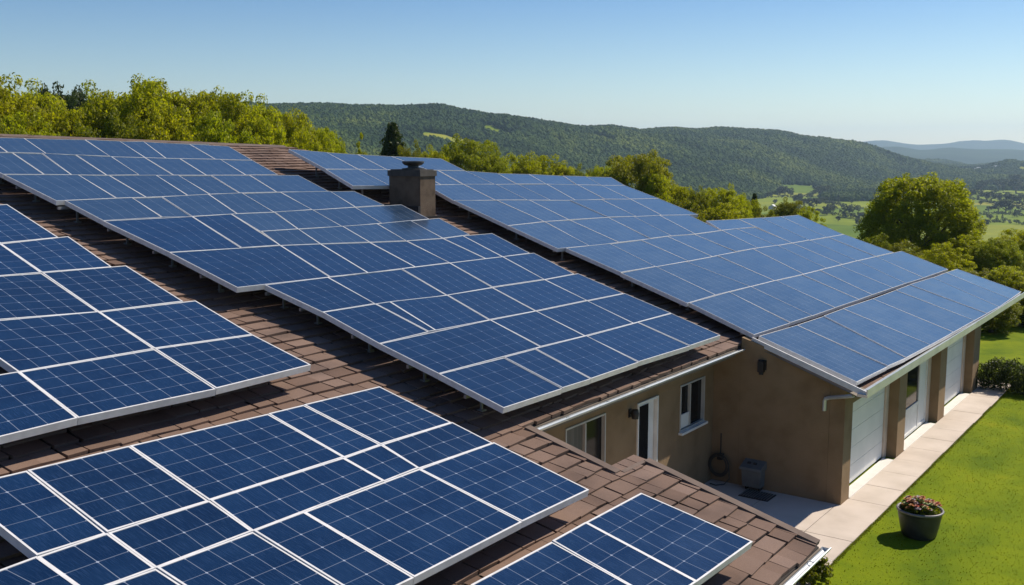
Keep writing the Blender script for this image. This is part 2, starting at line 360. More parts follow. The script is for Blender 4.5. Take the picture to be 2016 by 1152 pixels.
M['lawn'] = field_mat('lawn', True); M['fields'] = field_mat('fields', False)
M['hill'] = noisy(mat('hill_floor', rough=1, spec=0.05), [(0.35, (0.018, 0.034, 0.010)), (0.6, (0.030, 0.050, 0.014)), (0.8, (0.06, 0.08, 0.022))], 0.004, 10)

def ring_mesh(name, r_list, material, kind='structure'):
    A0 = math.atan2(fh.y, fh.x)
    az = np.concatenate([np.linspace(-0.75, 0.75, 420, endpoint=False), np.linspace(0.75, 2 * math.pi - 0.75, 90, endpoint=False)]) + A0
    na = len(az); nr = len(r_list)
    rr, aa = np.meshgrid(r_list, az, indexing='ij')
    x = rr * np.cos(aa); y = rr * np.sin(aa); z = terrain(x, y)
    vv = np.stack([x, y, z], -1).reshape(-1, 3)
    i = np.arange(nr - 1)[:, None] * na; k = np.arange(na)[None, :]; k2 = (k + 1) % na
    f = np.stack([i + k, i + na + k, i + na + k2, i + k2], -1).reshape(-1, 4)
    o = np_mesh(name, vv, f, material, smooth=True); tag(o, kind=kind); return o
# the near lawn is one disc under and around the house
ring_mesh('lawn', np.concatenate([[0.01], np.linspace(4, 60, 15)]), M['lawn'])
ring_mesh('ground', np.concatenate([np.linspace(60, 300, 40), np.geomspace(305, 1500, 120)]), M['fields'])
ring_mesh('hills', np.geomspace(1500, 4600, 150), M['fields'])
ring_mesh('mountains', np.geomspace(4600, 10500, 110), M['hill'])

# ------------------------------------------------------------------ instanced stuff (woods, lawn blades)
def gn_scatter(name, pts, material, build_prim, smin, smax, tilt, label, cat, zscale=1.0):
    me = bpy.data.meshes.new(name); me.vertices.add(len(pts)); me.vertices.foreach_set('co', np.asarray(pts, np.float32).ravel())
    me.materials.append(material)
    o = link(bpy.data.objects.new(name, me))
    ng = bpy.data.node_groups.new(name, 'GeometryNodeTree')
    ng.interface.new_socket('Geometry', in_out='INPUT', socket_type='NodeSocketGeometry'); ng.interface.new_socket('Geometry', in_out='OUTPUT', socket_type='NodeSocketGeometry')
    n = ng.nodes; l = ng.links
    gi = n.new('NodeGroupInput'); go = n.new('NodeGroupOutput'); ip = n.new('GeometryNodeInstanceOnPoints')
    l.new(gi.outputs[0], ip.inputs['Points'])
    geo_out = build_prim(n, l)
    sm = n.new('GeometryNodeSetMaterial'); sm.inputs['Material'].default_value = material
    l.new(geo_out, sm.inputs[0]); l.new(sm.outputs[0], ip.inputs['Instance'])
    rs = n.new('FunctionNodeRandomValue'); rs.data_type = 'FLOAT'; rs.inputs[2].default_value = smin; rs.inputs[3].default_value = smax; rs.inputs['Seed'].default_value = 3
    cb = n.new('ShaderNodeCombineXYZ'); mm = n.new('ShaderNodeMath'); mm.operation = 'MULTIPLY'; mm.inputs[1].default_value = zscale
    l.new(rs.outputs[1], mm.inputs[0]); l.new(rs.outputs[1], cb.inputs[0]); l.new(rs.outputs[1], cb.inputs[1]); l.new(mm.outputs[0], cb.inputs[2])
    l.new(cb.outputs[0], ip.inputs['Scale'])
    rr = n.new('FunctionNodeRandomValue'); rr.data_type = 'FLOAT_VECTOR'; rr.inputs[0].default_value = (-tilt, -tilt, 0); rr.inputs[1].default_value = (tilt, tilt, 6.283)
    l.new(rr.outputs[0], ip.inputs['Rotation'])
    l.new(ip.outputs[0], go.inputs[0])
    md = o.modifiers.new('scatter', 'NODES'); md.node_group = ng
    tag(o, label, cat, kind='stuff'); return o
def crown_prim(n, l):
    ic = n.new('GeometryNodeMeshIcoSphere'); ic.inputs['Radius'].default_value = 1.0; ic.inputs['Subdivisions'].default_value = 3
    sp = n.new('GeometryNodeSetPosition'); nz = n.new('ShaderNodeTexNoise'); nz.inputs['Scale'].default_value = 1.7; nz.inputs['Detail'].default_value = 3
    vm = n.new('ShaderNodeVectorMath'); vm.operation = 'SUBTRACT'; vm.inputs[1].default_value = (0.5, 0.5, 0.5)
    vs = n.new('ShaderNodeVectorMath'); vs.operation = 'SCALE'; vs.inputs['Scale'].default_value = 1.15
    l.new(nz.outputs['Color'], vm.inputs[0]); l.new(vm.outputs[0], vs.inputs[0]); l.new(vs.outputs[0], sp.inputs['Offset']); l.new(ic.outputs[0], sp.inputs['Geometry'])
    return sp.outputs[0]
def forest_mat(name, lo, mid, hi):
    mt = mat(name, rough=0.9, spec=0.1)
    oi = N(mt, 'ShaderNodeObjectInfo'); geo = N(mt, 'ShaderNodeNewGeometry')
    big = N(mt, 'ShaderNodeTexNoise'); big.inputs['Scale'].default_value = 0.006; big.inputs['Detail'].default_value = 4; L(mt, geo.outputs['Position'], big.inputs['Vector'])
    f = math_n(mt, 'ADD', math_n(mt, 'MULTIPLY', oi.outputs['Random'], 0.28), math_n(mt, 'MULTIPLY', math_n(mt, 'SUBTRACT', big.outputs[0], 0.28), 1.7))
    r = ramp(mt, f, [(0.15, lo), (0.5, mid), (0.95, hi)])
    fine = N(mt, 'ShaderNodeTexNoise'); fine.inputs['Scale'].default_value = 0.5; fine.inputs['Detail'].default_value = 4; L(mt, geo.outputs['Position'], fine.inputs['Vector'])
    rf = ramp(mt, fine.outputs[0], [(0.3, (0.75, 0.75, 0.75)), (0.7, (1.2, 1.2, 1.2))])
    mx = N(mt, 'ShaderNodeMix', data_type='RGBA', blend_type='MULTIPLY'); mx.inputs[0].default_value = 1; L(mt, r.outputs[0], mx.inputs[6]); L(mt, rf.outputs[0], mx.inputs[7])
    L(mt, mx.outputs[2], bsdf(mt).inputs['Base Color'])
    return mt
M['forest'] = forest_mat('forest_crowns', (0.013, 0.034, 0.006), (0.040, 0.074, 0.009), (0.135, 0.165, 0.015))

def forest_points():
    out = []
    n = 420000
    # spacing grows with distance
    rr = np.sqrt(rng.uniform(780 ** 2, 4600 ** 2, n)); aa = rng.uniform(-0.62, 0.62, n) + math.atan2(fh.y, fh.x)
    x = rr * np.cos(aa); y = rr * np.sin(aa); v = x * fh.x + y * fh.y; u = x * rh.x + y * rh.y; s = CX + FPX * u / v
    s2 = s + fbm(x / 90, y / 90 + 5, 3) * 40
    vf = np.interp(s2, VW[:, 0], VW[:, 1]); vc = np.interp(s, VC[:, 0], VC[:, 1])
    edge = vf * 0.97 + fbm(x / 120, y / 120, 3) * 110
    keep = v > edge
    keep &= v < vc * 1.12 + np.where(s > 1600, 2500, 0)
    # clearings far out on the plain and a few meadows on the slope
    clear = fbm(x / 230, y / 230 + 9, 3)
    keep &= ~((clear > 0.20) & (s > 1560) & (v > 2300))
    keep &= ~((clear > 0.30) & (s < 1560) & (v > 1200))
    keep &= ~((clear > 0.21) & (s > 1500) & (v > 1900) & (v < 2600))
    keep &= rng.uniform(0, 1, n) < np.clip(0.30 + 0.7 * (1 - (v - 900) / 3500), 0.3, 1)
    x, y = x[keep], y[keep]; z = terrain(x, y) + 3.2
    return np.stack([x, y, z], 1)
fp = forest_points()
gn_scatter('forest', fp, M['forest'], crown_prim, 4.0, 7.0, 0.3, 'dense dark green woodland covering the far hillsides', 'forest', 1.15)

# scattered blades on the lawn
def blade_prim(n, l):
    c = n.new('GeometryNodeMeshCone'); c.inputs['Vertices'].default_value = 3; c.inputs['Radius Top'].default_value = 0.0
    c.inputs['Radius Bottom'].default_value = 0.010; c.inputs['Depth'].default_value = 0.030
    return c.outputs[0]
M['blade'] = leaf_mat('grass_blades', (0.12, 0.16, 0.004), (0.19, 0.23, 0.005), (0.30, 0.30, 0.008), 0.5)
gx = rng.uniform(11, 52, 70000); gy = rng.uniform(-9, 5.98, 70000)
gv = gx * fh.x + gy * fh.y; gu = gx * rh.x + gy * rh.y
gx[:9000] = rng.uniform(14, 38.5, 9000); gy[:9000] = rng.normal(5.99, 0.025, 9000); gv = gx * fh.x + gy * fh.y; gu = gx * rh.x + gy * rh.y
ok = (gu / gv > 0.22) & (gu / gv < 0.62); gx, gy = gx[ok], gy[ok]
gn_scatter('grass', np.stack([gx, gy, terrain(gx, gy)], 1), M['blade'], blade_prim, 0.5, 1.1, 1.0, 'short bright green mown grass beside the concrete walkway', 'grass')

# ------------------------------------------------------------------ trees
def leaf_cloud(centers, crad, per, size, up=0.3, seed=1):
    g = np.random.default_rng(seed)
    c = np.repeat(centers, per, 0); cr = np.repeat(crad, per)
    d = g.normal(size=(len(c), 3)); d /= np.linalg.norm(d, axis=1)[:, None]
    rad = cr * g.uniform(0.25, 1.0, len(c)) ** 0.5
    p = c + d * rad[:, None] * np.array([1, 1, 0.8])
    nrm = d * 0.7 + g.normal(size=d.shape) * 0.7 + np.array([0, 0, up]); nrm /= np.linalg.norm(nrm, axis=1)[:, None]
    t = np.cross(nrm, g.normal(size=d.shape)); t /= np.linalg.norm(t, axis=1)[:, None]; b = np.cross(nrm, t)
    sz = size * g.uniform(0.6, 1.4, len(c))[:, None]
    q = np.stack([p - t * sz, p - b * sz * 0.45 + nrm * sz * 0.12, p + t * sz, p + b * sz * 0.45 + nrm * sz * 0.12], 1).reshape(-1, 3)
    f = np.arange(len(q)).reshape(-1, 4)
    return q, f
def crown_points(n, kind, seed):
    g = np.random.default_rng(seed); out = []
    if kind == 'dome':
        ph = g.uniform(0, 6.28, 8)
        while len(out) < n:
            d = g.normal(size=3); d /= np.linalg.norm(d)
            if d[2] < -0.75: continue
            a = math.atan2(d[1], d[0]); e = math.asin(d[2])
            lob = 1 + 0.10 * math.sin(2 * a + ph[0]) + 0.09 * math.sin(4 * a + 3 * e + ph[1]) + 0.08 * math.sin(7 * a - 4 * e + ph[2]) + 0.07 * math.sin(6 * e + ph[3])
            rr = g.uniform(0.5, 1.0) ** 0.45 * (lob if seed != 25 else 0.55 + 0.45 * lob)
            hz_ = (d[0] ** 2 + d[1] ** 2) ** 0.5; ex = hz_ ** 0.9 / max(hz_, 0.05)
            out.append((d[0] * ex * rr * 3.5, d[1] * ex * rr * 3.5, 5.6 + d[2] * rr * 4.1))
    elif kind == 'conifer':
        for i in range(n):
            h = g.uniform(0, 1) ** 0.8; z = 1.2 + h * 8.6; r = (1 - h) ** 0.8 * 2.6 * g.uniform(0.5, 1.05); a = g.uniform(0, 6.283)
            out.append((r * math.cos(a), r * math.sin(a), z))
    elif kind == 'bush':
        for i in range(n):
            d = g.normal(size=3); d /= np.linalg.norm(d); rr = g.uniform(0.55, 1.0)
            lob = 1 + 0.20 * math.sin(3 * math.atan2(d[1], d[0]) + seed)
            out.append((d[0] * rr * 3.9 * lob, d[1] * rr * 3.9 * lob, 4.4 + d[2] * rr * 4.6))
    else:
        lobes = [(g.normal() * 1.5, g.normal() * 1.5, g.uniform(4.2, 7.8), g.uniform(1.4, 2.3)) for _ in range(9)] + [(0, 0, 6.2, 2.6)]
        tall = kind == 'tall'
        for i in range(n):
            L_ = lobes[g.integers(len(lobes))]; d = g.normal(size=3); d /= np.linalg.norm(d); rr = L_[3] * g.uniform(0.55, 1.0)
            p = np.array([L_[0] * 1.15, L_[1] * 1.15, L_[2]]) + d * rr
            if tall: p = np.array([p[0] * 0.62, p[1] * 0.62, (p[2] - 6) * 1.2 + 5.6])
            out.append(tuple(p))
    p = np.array(out)
    w = max(np.percentile(np.abs(p[:, 0]), 98), np.percentile(np.abs(p[:, 1]), 98))
    p[:, :2] *= (3.55 if not (kind in ('tall', 'conifer')) else 2.4) / w
    p[:, 2] *= 9.5 / p[:, 2].max()
    return p
def trunk_mb(kind, seed):
    g = random.Random(seed); mb = MB()
    h = 8.6 if kind == 'conifer' else 5.2
    mb.tube([(0, 0, -0.5), (0.03, 0, 1.5), (-0.05, 0.06, h * 0.55), (0.05, 0, h)], [0.34, 0.24, 0.17, 0.05], 8)
    if kind != 'conifer':
        for k in range(7):
            a = k * 0.9 + g.uniform(0, 0.5); z0 = g.uniform(2.0, 4.2); l = g.uniform(1.8, 3.0)
            q = [(0, 0, z0), (math.cos(a) * l * 0.5, math.sin(a) * l * 0.5, z0 + l * 0.55), (math.cos(a) * l, math.sin(a) * l, z0 + l * 1.15)]
            mb.tube(q, [0.12, 0.08, 0.03], 6)
    return mb
TREE = {}
def make_proto(key, kind, leafmat, n_clump, per, size, seed):
    c = crown_points(n_clump, kind, seed); g = np.random.default_rng(seed + 50)
    cr = g.uniform(0.30, 0.58, len(c)) * (0.8 if kind in ('tall', 'conifer') else 1.0)
    q, f = leaf_cloud(c, cr, per, size, seed=seed)
    TREE[key] = dict(q=q, f=f, mat=leafmat, kind=kind, seed=seed, crown=None, trunk=None)
make_proto('round_bright', 'dome', 'leaf_bright', 600, 130, 0.082, 3)
make_proto('round_bright2', 'dome', 'leaf_bright', 600, 130, 0.082, 11)
make_proto('round_mid', 'dome', 'leaf_mid', 560, 130, 0.082, 21)
make_proto('round_olive', 'dome', 'leaf_olive', 560, 130, 0.082, 31)
make_proto('round_dark', 'dome', 'leaf_dark', 440, 80, 0.12, 41)
make_proto('tall_bright', 'tall', 'leaf_bright', 150, 90, 0.12, 51)
make_proto('conifer', 'conifer', 'leaf_dark', 260, 70, 0.12, 61)
make_proto('bush_bright', 'bush', 'leaf_bright', 420, 120, 0.10, 71)
make_proto('bush_mid', 'bush', 'leaf_mid', 420, 120, 0.10, 81)
make_proto('far_dark', 'round', 'leaf_dark', 60, 26, 0.42, 91)
make_proto('far_conifer', 'conifer', 'leaf_dark', 70, 18, 0.36, 95)
make_proto('dome_big', 'dome', 'leaf_big', 900, 110, 0.082, 25)
def place_tree(name, key, x, y, z, w, h, label, cat='tree', group=None, rz=None, trunk=True):
    P = TREE[key]; nomw = 7.6 if P['kind'] not in ('tall', 'conifer') else 5.2
    root = empty(name, (x, y, z), random.uniform(0, 6.28) if rz is None else rz)
    root.scale = (w / nomw, w / nomw, h / 10.0)
    tag(root, label, cat, group)
    if P['crown'] is None:
        P['crown'] = np_mesh('crown', P['q'], P['f'], M[P['mat']], root)
        P['trunk'] = trunk_mb(P['kind'], P['seed']).build('trunk', M['bark'], root, smooth=True)
    else:
        for part in ('crown', 'trunk'):
            c = P[part].copy(); col.objects.link(c); c.parent = root
    return root
def tree_px(name, key, px, ytop, wpx, D, label, cat='tree', group=None, rz=None):
    """top of crown seen at (px, ytop) when standing D metres ahead"""
    u = (px - CX) / FPX * D
    p = np.array([fh.x, fh.y]) * D + np.array([rh.x, rh.y]) * u
    z = ter(p[0], p[1]); ztop = CAMH + (HY - ytop) / FPX * D
    h = max(ztop - z, 2.0)
    return place_tree(name, key, p[0], p[1], z, wpx / FPX * D, h, label, cat, group, rz)

belt = 'broadleaf trees in the belt behind the roof ridge'
LT = [
 (-82, 40, 130, 46, 'round_mid', 'tall tree at the left edge whose branch tips reach into the sky'),
 (-20, 138, 210, 55, 'round_bright', 'bright green tree at the far left end of the tree belt'),
 (75, 158, 170, 60, 'round_bright2', 'bright green tree second from the left in the belt behind the ridge'),
 (150, 205, 150, 56, 'round_bright', 'low bright green tree below the dark trees on the left skyline'),
 (95, 166, 90, 100, 'round_dark', 'small dark tree peeping over the belt at the upper left'),
 (140, 163, 110, 100, 'round_dark', 'leftmost dark green tree in the dip of the tree belt skyline'),
 (180, 168, 100, 98, 'round_dark', 'dark green tree just left of the tall bright mass of the belt'),
 (235, 172, 160, 60, 'round_bright2', 'bright green tree at the left shoulder of the tallest belt section'),
 (310, 160, 180, 58, 'round_bright', 'tallest bright green tree behind the middle of the left ridge'),
 (385, 168, 150, 60, 'round_bright2', 'bright green tree right of the tallest one behind the left ridge'),
 (330, 215, 130, 54, 'bush_bright', 'bright shrubby tree in front of the tallest belt trees'),
 (250, 222, 120, 53, 'bush_mid', 'mid green shrubby tree low in the belt above the ridge'),
 (60, 215, 140, 52, 'bush_bright', 'bright shrubby tree low at the left of the belt'),
 (160, 238, 110, 52, 'bush_mid', 'mid green shrubby tree just above the ridge at left'),
 (455, 183, 140, 60, 'round_bright', 'bright green tree where the belt starts to slope down right'),
 (430, 225, 110, 55, 'bush_bright', 'yellow green shrubby tree above the top row of the central array'),
 (515, 197, 125, 62, 'round_bright2', 'bright green tree just left of where the hills begin'),
 (520, 238, 100, 58, 'bush_bright', 'yellow green shrubby tree above the right end of the ridge'),
 (570, 224, 105, 64, 'round_bright', 'bright green tree overlapping the left end of the wooded hill'),
 (620, 238, 95, 66, 'round_bright2', 'bright green tree above the upper left corner of the right array'),
 (600, 262, 80, 60, 'bush_bright', 'low yellow green bushy tree behind the raised right array corner'),
 (655, 256, 70, 70, 'round_bright', 'small bright green tree right of the main belt'),
 (700, 262, 42, 72, 'tall_bright', 'slim pointed bright green tree left of the dark conifer'),
 (725, 280, 50, 74, 'tall_bright', 'slim pale tree close beside the dark conifer'),
 (812, 278, 70, 74, 'round_mid', 'green tree tucked against the right side of the dark conifer'),
 (855, 288, 80, 78, 'round_bright2', 'low bright green tree behind the chimney'),
 (925, 267, 112, 80, 'round_olive', 'rounded olive green tree right of the chimney'),
 (965, 300, 80, 78, 'round_olive', 'lower olive green tree at the right foot of the rounded one'),
 (1050, 304, 105, 85, 'round_bright', 'rounded bright tree in the middle behind the right array'),
 (1105, 320, 85, 85, 'round_bright2', 'low bright green tree between the two rounded middle trees'),
 (1150, 325, 75, 84, 'round_mid', 'low mid green tree left of the large rounded middle tree'),
 (1190, 328, 70, 80, 'round_bright', 'small bright tree touching the large rounded middle tree'),
 (1252, 297, 122, 72, 'round_olive', 'large rounded golden green tree behind the right array skyline'),
 (1290, 335, 80, 70, 'round_bright2', 'bright green tree at the right foot of the large rounded tree'),
 (1335, 366, 75, 70, 'round_bright', 'bright green tree left of the pair above the right array'),
 (1372, 368, 60, 66, 'round_mid', 'mid green tree squeezed between two bright ones above the array'),
 (1412, 364, 85, 68, 'round_bright2', 'broad bright green tree left of the small dark conifer'),
 (1455, 385, 62, 70, 'round_bright', 'low bright tree touching the small dark conifer'),
 (1350, 395, 90, 60, 'bush_mid', 'green bush just above the stepped edge of the right array'),
 (1425, 402, 90, 60, 'bush_bright', 'bright bush above the short upper row of the right array'),
 (1552, 392, 66, 80, 'round_mid', 'low round green tree right of the white farm building'),
 (1505, 410, 60, 70, 'bush_mid', 'low green bush just below the white farm building'),
 (1590, 410, 50, 78, 'bush_bright', 'small bush at the left border of the open green field'),
]
for i, (px, yt, w, D, key, lab) in enumerate(LT):
    tree_px('shrub' if key.startswith('bush') else 'broadleaf_tree', key, px, yt - (13 if 200 < px < 600 else (2 if px < 200 else 8)), w * (1.45 if px < 640 else 1.35), D, lab, 'tree', belt)
tree_px('conifer_tree', 'conifer', 776, 236, 125, 75, 'dark conifer standing above the array left of the chimney', 'tree')
tree_px('conifer_tree', 'conifer', 1484, 376, 50, 72, 'small dark conifer right of the bright trees, left of the farm building', 'tree')
tree_px('broadleaf_tree', 'dome_big', 1812, 332, 212, 60, 'large spreading green tree standing before the valley fields at right', 'tree', rz=1.1)
RT = [
 (1730, 455, 90, 56, 'bush_mid', 'low green bush at the left foot of the large spreading tree'),
 (1775, 470, 120, 55, 'bush_mid', 'dark green bush directly beneath the large spreading tree'),
 (1860, 475, 110, 52, 'bush_bright', 'green bush at the right foot of the large spreading tree'),
 (1905, 458, 110, 56, 'bush_bright', 'bright shrub right of the large spreading tree, below the fields'),
 (1965, 462, 100, 54, 'round_olive', 'olive shrub with brownish leaves near the right edge'),
 (2020, 448, 130, 56, 'round_bright', 'bright tall shrub cut by the right edge'),
 (1935, 525, 110, 49, 'round_mid', 'mid green shrub above the corner of the garage roof'),
 (1990, 520, 110, 48, 'bush_bright', 'bright shrub behind the outer corner of the garage array'),
 (1900, 560, 100, 47, 'bush_mid', 'dark shrub hidden partly by the garage array'),
 (2030, 560, 110, 47, 'bush_mid', 'dark shrub under the bright one at the right edge'),
 (1965, 590, 110, 45, 'bush_mid', 'lowest dark shrub at the back border of the lawn'),
]
for px, yt, w, D, key, lab in RT:
    tree_px('shrub', key, px, yt, w * 1.12, D, lab, 'shrub', 'shrubs at the right border of the garden')

# hedge row beyond the walkway end
def hedge():
    a = on_z(1922, 768); b = on_z(2075, 792)
    d = Vector(b - a); n = d.length; d.normalize(); nrm = Vector((-d.y, d.x, 0))
    if nrm.dot(Vector((fh.x, fh.y, 0))) < 0: nrm = -nrm
    g = np.random.default_rng(5); cs = []
    for i in range(420):
        t = g.uniform(0, n + 1.0); w = g.uniform(0.1, 1.1); h = g.uniform(0.12, 0.95) * (0.9 + 0.14 * math.sin(t * 2.3))
        p = Vector(a) + d * t + nrm * w; cs.append((p.x, p.y, h))
    q, f = leaf_cloud(np.array(cs), np.full(len(cs), 0.17), 60, 0.035, seed=9)
    root = empty('hedge', tuple(a)); tag(root, 'low dark green clipped hedge at the end of the walkway', 'hedge')
    c = np_mesh('foliage', q - a, f, M['leaf_dark'], root)
    mb = MB()
    for i in range(14):
        p = d * (i * n / 13) + nrm * 0.6; mb.tube([(p.x, p.y, -0.1), (p.x + 0.05, p.y, 0.5)], [0.03, 0.015], 6)
    mb.build('stem', M['bark'], root)
hedge()

# trees along the field boundaries in the valley
FT = [(1500, 388, 14), (1512, 390, 12), (1535, 385, 18), (1545, 386, 16), (1556, 388, 13), (1577, 391, 10), (1590, 392, 12), (1600, 387, 12), (1612, 385, 20), (1622, 387, 18), (1525, 402, 9),
      (1572, 405, 20), (1583, 409, 18), (1600, 412, 22), (1608, 406, 16), (1592, 400, 10), (1618, 398, 10), (1650, 398, 14), (1676, 401, 9), (1640, 420, 18), (1628, 424, 18), (1665, 428, 22), (1680, 431, 12), (1692, 433, 14), (1700, 430, 12),
      (1905, 392, 20), (1925, 394, 22), (1942, 396, 18), (1952, 398, 20), (1968, 400, 20), (1985, 404, 22), (2002, 405, 18), (2014, 404, 20),
      (1946, 418, 12), (1965, 418, 22), (1980, 420, 26), (1998, 428, 16), (2004, 424, 10), (1950, 434, 12), (1962, 436, 12), (1973, 434, 12), (1940, 446, 14),
      (1660, 412, 8), (1672, 414, 8), (1690, 418, 8), (1640, 404, 9), (1628, 402, 8), (1930, 376, 20), (1950, 374, 22), (1975, 376, 22), (2000, 380, 26), (1995, 368, 24), (1690, 445, 14), (1705, 450, 14),
      (1480, 392, 12), (1465, 396, 12), (1640, 388, 9), (1655, 390, 8), (1668, 391, 8), (1690, 394, 9), (1610, 421, 10), (1596, 424, 9), (1650, 436, 10), (1930, 404, 9), (1962, 410, 10), (1990, 414, 12), (2010, 418, 14), (1955, 384, 10), (1985, 388, 10), (2012, 392, 12), (1900, 410, 12), (1915, 420, 12), (1925, 430, 10)]
where = lambda px, py: 'left of the large spreading tree' if px < 1750 else 'near the right edge'
for i, (px, py, hpx) in enumerate(FT):
    p = on_terrain(px, py); D = p[0] * fh.x + p[1] * fh.y; h = hpx / FPX * D * 1.2
    con = i in (17, 36, 39, 40)
    nm = 'conifer_tree' if con else 'field_tree'
    lab = ('small dark conifer in the valley fields ' if con else 'small dark tree along the valley field boundaries ') + where(px, py)
    place_tree(nm, 'far_conifer' if con else 'far_dark', p[0], p[1], p[2] - 0.12 * h, h * (0.55 if con else 1.5), h, lab, 'tree', ('conifers' if con else 'hedgerow trees') + ' in the valley ' + where(px, py))

def hedgerow(pts, label):
    W = [on_terrain(*p) for p in pts]; cs = []; g = np.random.default_rng(len(label))
    for a, b in zip(W[:-1], W[1:]):
        L_ = np.linalg.norm(b - a); n = int(L_ / 1.6)
        for i in range(n):
            t = g.uniform(); p = a * (1 - t) + b * t + g.normal(size=3) * np.array([1.4, 1.4, 0]); h = 1.5 + 2.8 * vnoise(p[0] / 9, p[1] / 9)
            cs.append((p[0], p[1], ter(p[0], p[1]) + g.uniform(0.2, 1.0) * h))
    q, f = leaf_cloud(np.array(cs), np.full(len(cs), 1.5), 16, 0.75, seed=4)
    root = empty('hedgerow', tuple(W[0])); tag(root, label, 'hedgerow', 'hedgerows between the valley fields')
    np_mesh('foliage', q - W[0], f, M['leaf_dark'], root)
hedgerow([(1512, 389), (1560, 390), (1628, 388)], 'dark hedgerow along the foot of the pale sloping meadow')
hedgerow([(1600, 397), (1640, 403), (1705, 414)], 'dark hedgerow crossing the fields left of the large spreading tree, upper one')
hedgerow([(1558, 404), (1600, 418), (1640, 424), (1700, 434)], 'dark hedgerow crossing the fields left of the large spreading tree, lower one')
hedgerow([(1895, 391), (1950, 400), (2040, 410)], 'dark hedgerow right of the large spreading tree, uppermost of the three')
hedgerow([(1905, 424), (1975, 422), (2040, 431)], 'dark hedgerow right of the large spreading tree, middle of the three')
hedgerow([(1920, 446), (1962, 438), (2040, 446)], 'dark hedgerow right of the large spreading tree, lowest of the three')

# white farm building and two distant houses
def farm(px, py, w, d, h, rz, label):
    p = on_terrain(px, py) if py > 350 else on_terrain(px, py, 1500)
    D = p[0] * fh.x + p[1] * fh.y
    root = empty('farm_building', tuple(p), rz); tag(root, label, 'building')
    mb = MB(); mb.box((-w / 2, -d / 2, -2), (w / 2, d / 2, h)); mb.face([(-w / 2, -d / 2, h), (-w / 2, 0, h + d * 0.3), (-w / 2, d / 2, h)]); mb.face([(w / 2, -d / 2, h), (w / 2, d / 2, h), (w / 2, 0, h + d * 0.3)])
    mb.build('wall', M['barn_wall'], root)
    mb = MB(); e = 0.5
    for sgn in (-1, 1):
        mb.hexa([(-w / 2 - e, sgn * (d / 2 + e), h - 0.3), (w / 2 + e, sgn * (d / 2 + e), h - 0.3), (w / 2 + e, 0, h + d * 0.3), (-w / 2 - e, 0, h + d * 0.3)],
                [(-w / 2 - e, sgn * (d / 2 + e), h), (w / 2 + e, sgn * (d / 2 + e), h), (w / 2 + e, 0, h + d * 0.3 + 0.3), (-w / 2 - e, 0, h + d * 0.3 + 0.3)])
    mb.build('roof', M['barn_roof'], root)
farm(1521, 412, 12, 8, 3.2, 0.2, 'white roofed farm building among trees below the green fields')
farm(1926, 338, 22, 14, 7, 0.5, 'tiny pale house in the distant plain, left of its twin')
farm(1960, 336, 22, 14, 8, 0.9, 'tiny pale house in the distant plain, right of its twin')

# ------------------------------------------------------------------ the house
TM = 0.2586; Y0, Z0 = 9.45, 3.455
def zr(y): return Z0 + TM * (y - Y0)          # roof surface
NR = np.array([0, -TM, 1.0]); NR /= np.linalg.norm(NR)
house = empty('house', (18, 14, 0)); HO = Vector((18, 14, 0))
tag(house, 'low brown stucco house with long shingle roof and attached garage wing', 'house')
def hb(mb, name, mats, parent=None, **kw):
    if parent is None: parent = house
    o = mb.build(name, mats, None, origin=None, **kw)
    o.parent = parent
    # keep world placement
    off = Vector((0, 0, 0)); q = parent
    while q is not None: off += q.location; q = q.parent
    o.location = -off
    return o

def xr(y):                                     # right-hand limit of the roof
    if y < 7.62: return 14.38
    if y < 9.44: return 13.52
    if y < 15.0: return 41.0
    if y < 20.7: return 34.2 + (y - 15) * 0.2
    if y < 22.0: return 34.8
    if y < 23.6: return 28.2
    return 28.2 - (y - 23.6) * (28.2 - 24.9) / (27.7 - 23.6)
XL = -3.0
def ridge_y(x): return 28.79 - (x - 15.18) * 0.1125 if x > 15.18 else 28.79
# deck: thin solid slab under the tabs
rf = MB()
def slab(xa, xb, ya, yb, top=-0.03, th=0.14):
    rf.hexa([(xa, ya, zr(ya) - th), (xb, ya, zr(ya) - th), (xb, yb, zr(yb) - th), (xa, yb, zr(yb) - th)],
            [(xa, ya, zr(ya) + top), (xb, ya, zr(ya) + top), (xb, yb, zr(yb) + top), (xa, yb, zr(yb) + top)])
slab(XL, 14.36, 4.72, 7.60); slab(XL, 13.50, 7.603, 9.452); slab(XL, 41.0, 9.455, 15.0); slab(22.71, 41.0, 6.52, 9.452)
slab(XL, 34.6, 15.003, 20.7); slab(XL, 34.6, 20.703, 22.0); slab(XL, 28.1, 22.003, 23.6); slab(XL, 24.9, 23.603, 27.7)
rf.hexa([(XL, 27.703, zr(27.7) - 0.14), (24.76, 27.703, zr(27.7) - 0.14), (15.2, 28.75, zr(28.75) - 0.14), (XL, 28.75, zr(28.75) - 0.14)],
        [(XL, 27.703, zr(27.7) - 0.03), (24.76, 27.703, zr(27.7) - 0.03), (15.2, 28.75, zr(28.75) - 0.03), (XL, 28.75, zr(28.75) - 0.03)])
# back slope
rf.hexa([(XL, 28.753, zr(28.75) - 0.14), (24.7, 28.0, zr(27.7) - 0.14), (24.7, 37.0, 5.9), (XL, 37.0, 5.9)],
        [(XL, 28.753, zr(28.75) - 0.03), (24.7, 28.0, zr(27.7) - 0.03), (24.7, 37.0, 6.0), (XL, 37.0, 6.0)])
roof = hb(rf, 'roof', M['felt'])
